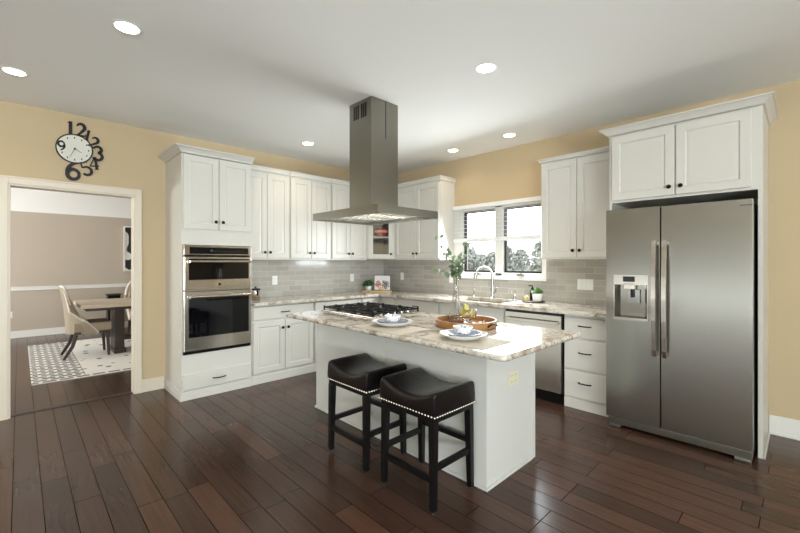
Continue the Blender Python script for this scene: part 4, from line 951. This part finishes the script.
st_ = MB().lathe([(0, 0), (0.115, 0), (0.12, 0.004), (0.12, 0.012), (0.114, 0.016), (0.108, 0.013), (0, 0.012)], seg=40).build('soap_tray', 'darkwood', None, (2.70, -0.155, WT))
tag(st_, 'round dark tray on the worktop by the window with soap and plant', 'tray')
z_ = WT + 0.0165
pot_plant('potted_herb', 'bright green bushy herb in a white pot on the round dark tray', 'plant', (2.745, -0.155, WT + 0.0125), 0.055, 0.085, 'porcelain', 'leaf2', 0.016, 150, 8, 1.05)
bo = thing('soap_bottle', 'black pump bottle standing on the round dark tray', 'bottle', (2.66, -0.10, WT + 0.0125))
MB().lathe([(0, 0), (0.026, 0), (0.028, 0.004), (0.028, 0.10), (0.014, 0.12), (0.012, 0.132), (0, 0.132)], seg=24).build('bottle_body', 'black', bo)
MB().lathe([(0, 0.1325), (0.013, 0.1325), (0.013, 0.145), (0.005, 0.147), (0.005, 0.165), (0, 0.165)], seg=16).tube([(0, 0, 0.166), (-0.012, -0.008, 0.168), (-0.035, -0.02, 0.162)], 0.006, 8).build('pump', 'black', bo)
sp = thing('dish_brush', 'yellow round scrub brush lying on the round dark tray', 'brush', (2.635, -0.185, WT + 0.0125))
MB().lathe([(0, 0), (0.03, 0), (0.033, 0.012), (0.03, 0.026), (0, 0.028)], seg=24).build('bristles', 'soapy', sp)
MB().lathe([(0, 0.0282), (0.03, 0.0282), (0.026, 0.045), (0.012, 0.056), (0, 0.058)], seg=24).build('handle', 'soapy', sp)

# ------------------------------------------------------------------ wall clock
ckk = thing('wall_clock', 'round cream clock with oversized black numerals above the doorway', 'clock', (0.0005, -3.92, 2.434), QA)
MB().lathe([(0, 0.0), (0.128, 0.0), (0.128, 0.014), (0, 0.014)], seg=48, axis='-y').build('face', 'clockface', ckk)
MB().lathe([(0.1285, 0.0), (0.1385, 0.0), (0.1385, 0.018), (0.1285, 0.018), (0.1285, 0.0)], seg=48, axis='-y').build('rim', 'clockblack', ckk)
def arcp(cx, cz, rx, rz, a0, a1, n=14): return [(cx + rx * math.cos(R(a0 + (a1 - a0) * k / n)), cz + rz * math.sin(R(a0 + (a1 - a0) * k / n))) for k in range(n + 1)]
GL = {  # numerals as pen strokes in a 1-high box: list of (points, widths)
 '1': [([(0.0, 0), (0.0, 1.0)], (0.16, 0.16)), ([(-0.16, 0.02), (0.16, 0.02)], (0.05, 0.05)), ([(0.0, 0.97), (-0.18, 0.84)], (0.05, 0.03))],
 '2': [(arcp(0, 0.7, 0.24, 0.28, 165, -30), (0.08, 0.17)), ([(0.2, 0.56), (-0.02, 0.26), (-0.26, 0.03)], (0.17, 0.06)), ([(-0.28, 0.05), (0.27, 0.05), (0.3, 0.2)], (0.12, 0.06))],
 '3': [(arcp(-0.02, 0.76, 0.22, 0.22, 160, -85), (0.08, 0.14)), (arcp(-0.02, 0.28, 0.27, 0.27, 88, -160), (0.12, 0.10))],
 '4': [([(0.12, 0), (0.12, 1.0)], (0.15, 0.15)), ([(0.1, 1.0), (-0.28, 0.3)], (0.05, 0.06)), ([(-0.3, 0.28), (0.3, 0.28)], (0.07, 0.07)), ([(-0.02, 0.02), (0.26, 0.02)], (0.05, 0.05))],
 '5': [([(0.24, 0.95), (-0.14, 0.95), (-0.2, 0.58)], (0.1, 0.06)), (arcp(-0.02, 0.32, 0.28, 0.3, 120, -155), (0.08, 0.13))],
 '6': [(arcp(0, 0.31, 0.27, 0.29, 0, 360, 24), (0.12, 0.12)), (arcp(0.24, 0.36, 0.52, 0.64, 175, 95), (0.14, 0.07))],
 '9': [(arcp(0, 0.69, 0.27, 0.29, 0, 360, 24), (0.12, 0.12)), (arcp(-0.24, 0.64, 0.52, 0.64, -5, -85), (0.14, 0.07))],
}
def numeral(dg, cx, cz, h, rot=0, sx=1.0, y=-0.008):
    mb = MB()
    for pts, (w0, w1) in GL[dg]:
        P = [Vector((sx * x * h, 0, (z - 0.5) * h)) for x, z in pts]; n = len(P); b = bmesh.new(); rows = []
        for i, p in enumerate(P):
            t = (P[min(i + 1, n - 1)] - P[max(i - 1, 0)]).normalized(); nn = Vector((-t.z, 0, t.x)); s_ = i / (n - 1)
            w = 1.3 * (w0 + (w1 - w0) * s_) * h / 2 * (1 + 0.35 * math.sin(PI * s_) if n > 4 else 1)
            rows.append([b.verts.new(p + nn * a_ * w + Vector((0, yy, 0))) for a_, yy in ((-1, 0), (1, 0), (1, -0.006), (-1, -0.006))])
        for a_, c_2 in zip(rows, rows[1:]):
            for k in range(4): b.faces.new((a_[k], a_[(k + 1) % 4], c_2[(k + 1) % 4], c_2[k]))
        b.faces.new(rows[0][::-1]); b.faces.new(rows[-1]); bmesh.ops.recalc_face_normals(b, faces=b.faces)
        bmesh.ops.transform(b, matrix=Matrix.Translation((cx, y, cz)) @ Matrix.Rotation(R(rot), 4, 'Y'), verts=b.verts)
        mb._add(b)
    mb.build('numeral', 'clockblack', ckk)
numeral('1', -0.03, 0.19, 0.125); numeral('2', 0.046, 0.188, 0.12)
numeral('1', 0.098, 0.150, 0.10, 12); numeral('2', 0.143, 0.090, 0.105, 24)
numeral('3', 0.176, -0.010, 0.135); numeral('4', 0.146, -0.112, 0.12, -8)
numeral('5', 0.084, -0.172, 0.13, -22); numeral('6', -0.01, -0.212, 0.16)
numeral('9', -0.094, 0.012, 0.08, -10, y=-0.0145)
tk = MB()
for k in range(12):
    a = k * PI / 6; x, z = 0.104 * math.sin(a), 0.104 * math.cos(a); tk.box(x - 0.004, x + 0.004, -0.0152, -0.0142, z - 0.008, z + 0.008)
tk.build('hour_mark', 'clockblack', ckk)
MB().bar((0, -0.0175, 0), (0.05, -0.0175, -0.03), 0.002, 0.018, 0, 0.002, 0.009).build('hour_hand', 'clockblack', ckk)
MB().bar((0, -0.0205, 0.0), (-0.036, -0.0205, -0.084), 0.002, 0.014, 0, 0.002, 0.006).build('minute_hand', 'clockblack', ckk)
MB().lathe([(0, 0.0145), (0.008, 0.0145), (0.008, 0.023), (0, 0.023)], seg=16, axis='-y').build('hand_hub', 'clockblack', ckk)

# ------------------------------------------------------------------ recessed ceiling lights
def downlight(label, x, y, power=7):
    root = thing('recessed_light', label, 'ceiling light', (x, y, H), 0, 'recessed ceiling lights')
    MB().lathe([(0.06, -0.0005), (0.08, -0.0005), (0.082, -0.003), (0.078, -0.005), (0.064, -0.004), (0.06, -0.0005)], seg=36).build('trim_ring', 'trimw', root)
    MB().lathe([(0, -0.0008), (0.0595, -0.0008), (0.0595, -0.003), (0, -0.004)], seg=36).build('lens', 'lamp', root)
    d = bpy.data.lights.new('downlight_beam', 'SPOT'); d.energy = power; d.spot_size = R(140); d.spot_blend = 0.8; d.shadow_soft_size = 0.07; d.color = (1, 0.82, 0.62) if power < 30 else (1, 0.93, 0.84)
    o = bpy.data.objects.new('downlight_beam', d); C.objects.link(o); o.parent = root; o.location = (0, 0, -0.02)
downlight('recessed ceiling light nearest the camera, in front of the oven wall', 2.016, -3.835, 18)
downlight('recessed ceiling light closest to the wall clock', 0.79, -4.322, 14)
downlight('recessed ceiling light between the hood chimney and the refrigerator', 3.224, -1.886, 70)
downlight('recessed ceiling light before the wall cabinets behind the hood', 0.743, -1.852, 14)
downlight('recessed ceiling light over the window wall nearest the hood', 1.754, -0.40, 8)
downlight('recessed ceiling light over the sink window', 2.552, -0.42, 9)
downlight('recessed ceiling light above the middle of the room behind the camera', 5.2, -3.2)
downlight('recessed ceiling light far behind the camera', 5.2, -6.2)

# ------------------------------------------------------------------ dining room
rg = MB().box(-3.9, -1.1, -4.2, -1.6, 0, 0.01, 0.003).build('dining_rug', 'rug'); tag(rg, 'black and white patterned rug under the dining table', 'rug')
tb = thing('dining_table', 'rectangular dining table with pale top and dark pedestal', 'table', (-2.6, -2.75, 0.0105))
MB().box(-0.5, 0.5, -0.94, 0.95, 0.70, 0.75, 0.006).build('tabletop', 'tabletop', tb)
MB().box(-0.42, 0.42, -0.87, 0.87, 0.655, 0.704, 0.004).build('apron', 'darkwood', tb)
for y in (-0.47, 0.52):
    MB().box(-0.11, 0.3, y - 0.06, y + 0.06, 0.06, 0.6545, 0.006).box(-0.12, 0.36, y - 0.075, y + 0.075, 0.0, 0.06, 0.006).build('pedestal', 'darkwood', tb)
MB().box(0.05, 0.11, -0.405, 0.455, 0.15, 0.23, 0.004).build('stretcher', 'darkwood', tb)
def dining_chair():
    root = thing('dining_chair', '', 'chair', (0, 0, 0), 0, 'upholstered dining chairs')
    w, d = 0.25, 0.24
    MB().box(-w, w, -d + 0.05, d, 0.37, 0.49, 0.022, 3).build('seat', 'linen', root)
    # curved, flaring back (chair faces +y): plan arc wrapping round the sides
    b = bmesh.new(); nu, nv = 16, 8; F, Bk = [], []
    for i in range(nu + 1):
        u = -1 + 2 * i / nu; rf, rb = [], []
        for j in range(nv + 1):
            v = j / nv; top = 1.0 - 0.30 * max(0, abs(u) - 0.35) ** 1.6 * 2.2
            z = 0.34 + (top - 0.34) * v; lean = -0.07 * v * v
            flare = 1 + 0.06 * v
            x = w * flare * math.sin(u * PI / 2 * 0.98) * 1.02; y = -d + (0.09 + 0.24 * (1 - v)) * (1 - math.cos(u * PI / 2 * 0.98)) + lean
            n = Vector((math.sin(u * PI / 2), -math.cos(u * PI / 2), 0))
            rf.append(b.verts.new((x, y + 0.03, z) if False else Vector((x, y, z)) - n * 0.035)); rb.append(b.verts.new(Vector((x, y, z)) + n * 0.02))
        F.append(rf); Bk.append(rb)
    for i in range(nu):
        for j in range(nv): b.faces.new((F[i][j], F[i + 1][j], F[i + 1][j + 1], F[i][j + 1])); b.faces.new((Bk[i][j], Bk[i][j + 1], Bk[i + 1][j + 1], Bk[i + 1][j]))
        b.faces.new((F[i][nv], F[i + 1][nv], Bk[i + 1][nv], Bk[i][nv])); b.faces.new((F[i][0], Bk[i][0], Bk[i + 1][0], F[i + 1][0]))
    for i in (0, nu):
        for j in range(nv): b.faces.new((F[i][j], F[i][j + 1], Bk[i][j + 1], Bk[i][j]))
    edge = [Bk[0][j].co.lerp(F[0][j].co, 0.5) for j in range(nv + 1)] + [Bk[i][nv].co.lerp(F[i][nv].co, 0.5) for i in range(1, nu)] + [Bk[nu][j].co.lerp(F[nu][j].co, 0.5) for j in range(nv, -1, -1)]
    bmesh.ops.recalc_face_normals(b, faces=b.faces)
    edge = [e.copy() for e in edge]
    m = MB(); m._add(b); bk = m.build('backrest', 'linen', root, angle=60)
    MB().tube(edge, 0.022, 8).build('piping', 'piping', bk)
    MB().box(-w + 0.02, w - 0.02, -d + 0.06, d - 0.02, 0.335, 0.3695, 0.003).build('seat_frame', 'darkwood', root)
    for sx in (-1, 1):
        MB().bar((sx * (w - 0.04), d - 0.045, 0.3345), (sx * (w - 0.035), d - 0.03, 0.002), 0.045, 0.045, 0.003, 0.03, 0.03).build('leg', 'darkwood', root)
        m = MB(); m.bar((sx * (w - 0.04), -d + 0.085, 0.3345), (sx * (w - 0.04), -d + 0.04, 0.17), 0.045, 0.045, 0.0, 0.04, 0.04).bar((sx * (w - 0.04), -d + 0.04, 0.17), (sx * (w - 0.035), -d - 0.05, 0.008), 0.04, 0.04, 0.0, 0.03, 0.03)
        m.build('leg', 'darkwood', root)
    return root
c1 = dining_chair(); c1.location = (-2.45, -3.57, 0.0105); c1.rotation_euler = (0, 0, R(0)); c1['label'] = 'beige upholstered dining chair standing at the end of the dining table'
c2 = copy_tree(c1); c2.location = (-3.47, -2.66, 0.0105); c2.rotation_euler = (0, 0, R(-90)); c2['label'] = 'beige upholstered dining chair beyond the dining table, facing the kitchen'
sb = thing('display_plinth', 'narrow dark plinth against the dining room wall beyond the table', 'plinth', (-4.78, -2.95, 0))
MB().box(-0.11, 0.11, -0.1, 0.1, 0, 0.70, 0.004).build('column', 'black', sb)
MB().box(-0.125, 0.125, -0.115, 0.115, 0.7005, 0.725, 0.003).build('top', 'darkwood', sb)
ar = thing('framed_artwork', 'white framed black and white abstract print on the dining room wall', 'picture', (DX + 0.001, -2.30, 1.637), QA)
MB().box(-0.45, -0.425, -0.045, 0, -0.465, 0.465).box(0.425, 0.45, -0.045, 0, -0.465, 0.465).box(-0.425, 0.425, -0.045, 0, -0.465, -0.44).box(-0.425, 0.425, -0.045, 0, 0.44, 0.465).build('frame', 'trimw', ar)
MB().box(-0.424, 0.424, -0.03, -0.001, -0.439, 0.439).build('print', 'art', ar)

# ------------------------------------------------------------------ outside
struct('ground', MB().box(-60, 40, 0.6, 80, -3.3, -3.0), 'grass')
def tree(label, x, y, top, wd, m, seed):
    rnd = random.Random(seed); g = -3.0
    root = thing('tree', label, 'tree', (x, y, g), 0, 'trees beyond the kitchen window')
    hgt = top - g
    MB().tube([(0, 0, 0), (0.1, 0, hgt * 0.4), (0, 0.1, hgt * 0.85)], [0.16, 0.12, 0.04], 8).build('trunk', 'bark', root)
    mb = bmesh.new()
    for k in range(1300):
        t = rnd.random(); rad = wd * (1.0 - 0.75 * t ** 3) * math.sqrt(rnd.random()); a = rnd.uniform(0, 2 * PI)
        c = Vector((math.cos(a) * rad, math.sin(a) * rad, hgt * (0.2 + 0.8 * t)))
        u = Vector((rnd.gauss(0, 1), rnd.gauss(0, 1), rnd.gauss(0, 1))).normalized() * rnd.uniform(0.1, 0.24)
        v = u.orthogonal().normalized() * rnd.uniform(0.06, 0.16)
        mb.faces.new([mb.verts.new(p) for p in (c - u, c + v, c + u, c - v)])
    m_ = MB(); m_._add(mb); mb = m_
    mb.build('crown', m, root)
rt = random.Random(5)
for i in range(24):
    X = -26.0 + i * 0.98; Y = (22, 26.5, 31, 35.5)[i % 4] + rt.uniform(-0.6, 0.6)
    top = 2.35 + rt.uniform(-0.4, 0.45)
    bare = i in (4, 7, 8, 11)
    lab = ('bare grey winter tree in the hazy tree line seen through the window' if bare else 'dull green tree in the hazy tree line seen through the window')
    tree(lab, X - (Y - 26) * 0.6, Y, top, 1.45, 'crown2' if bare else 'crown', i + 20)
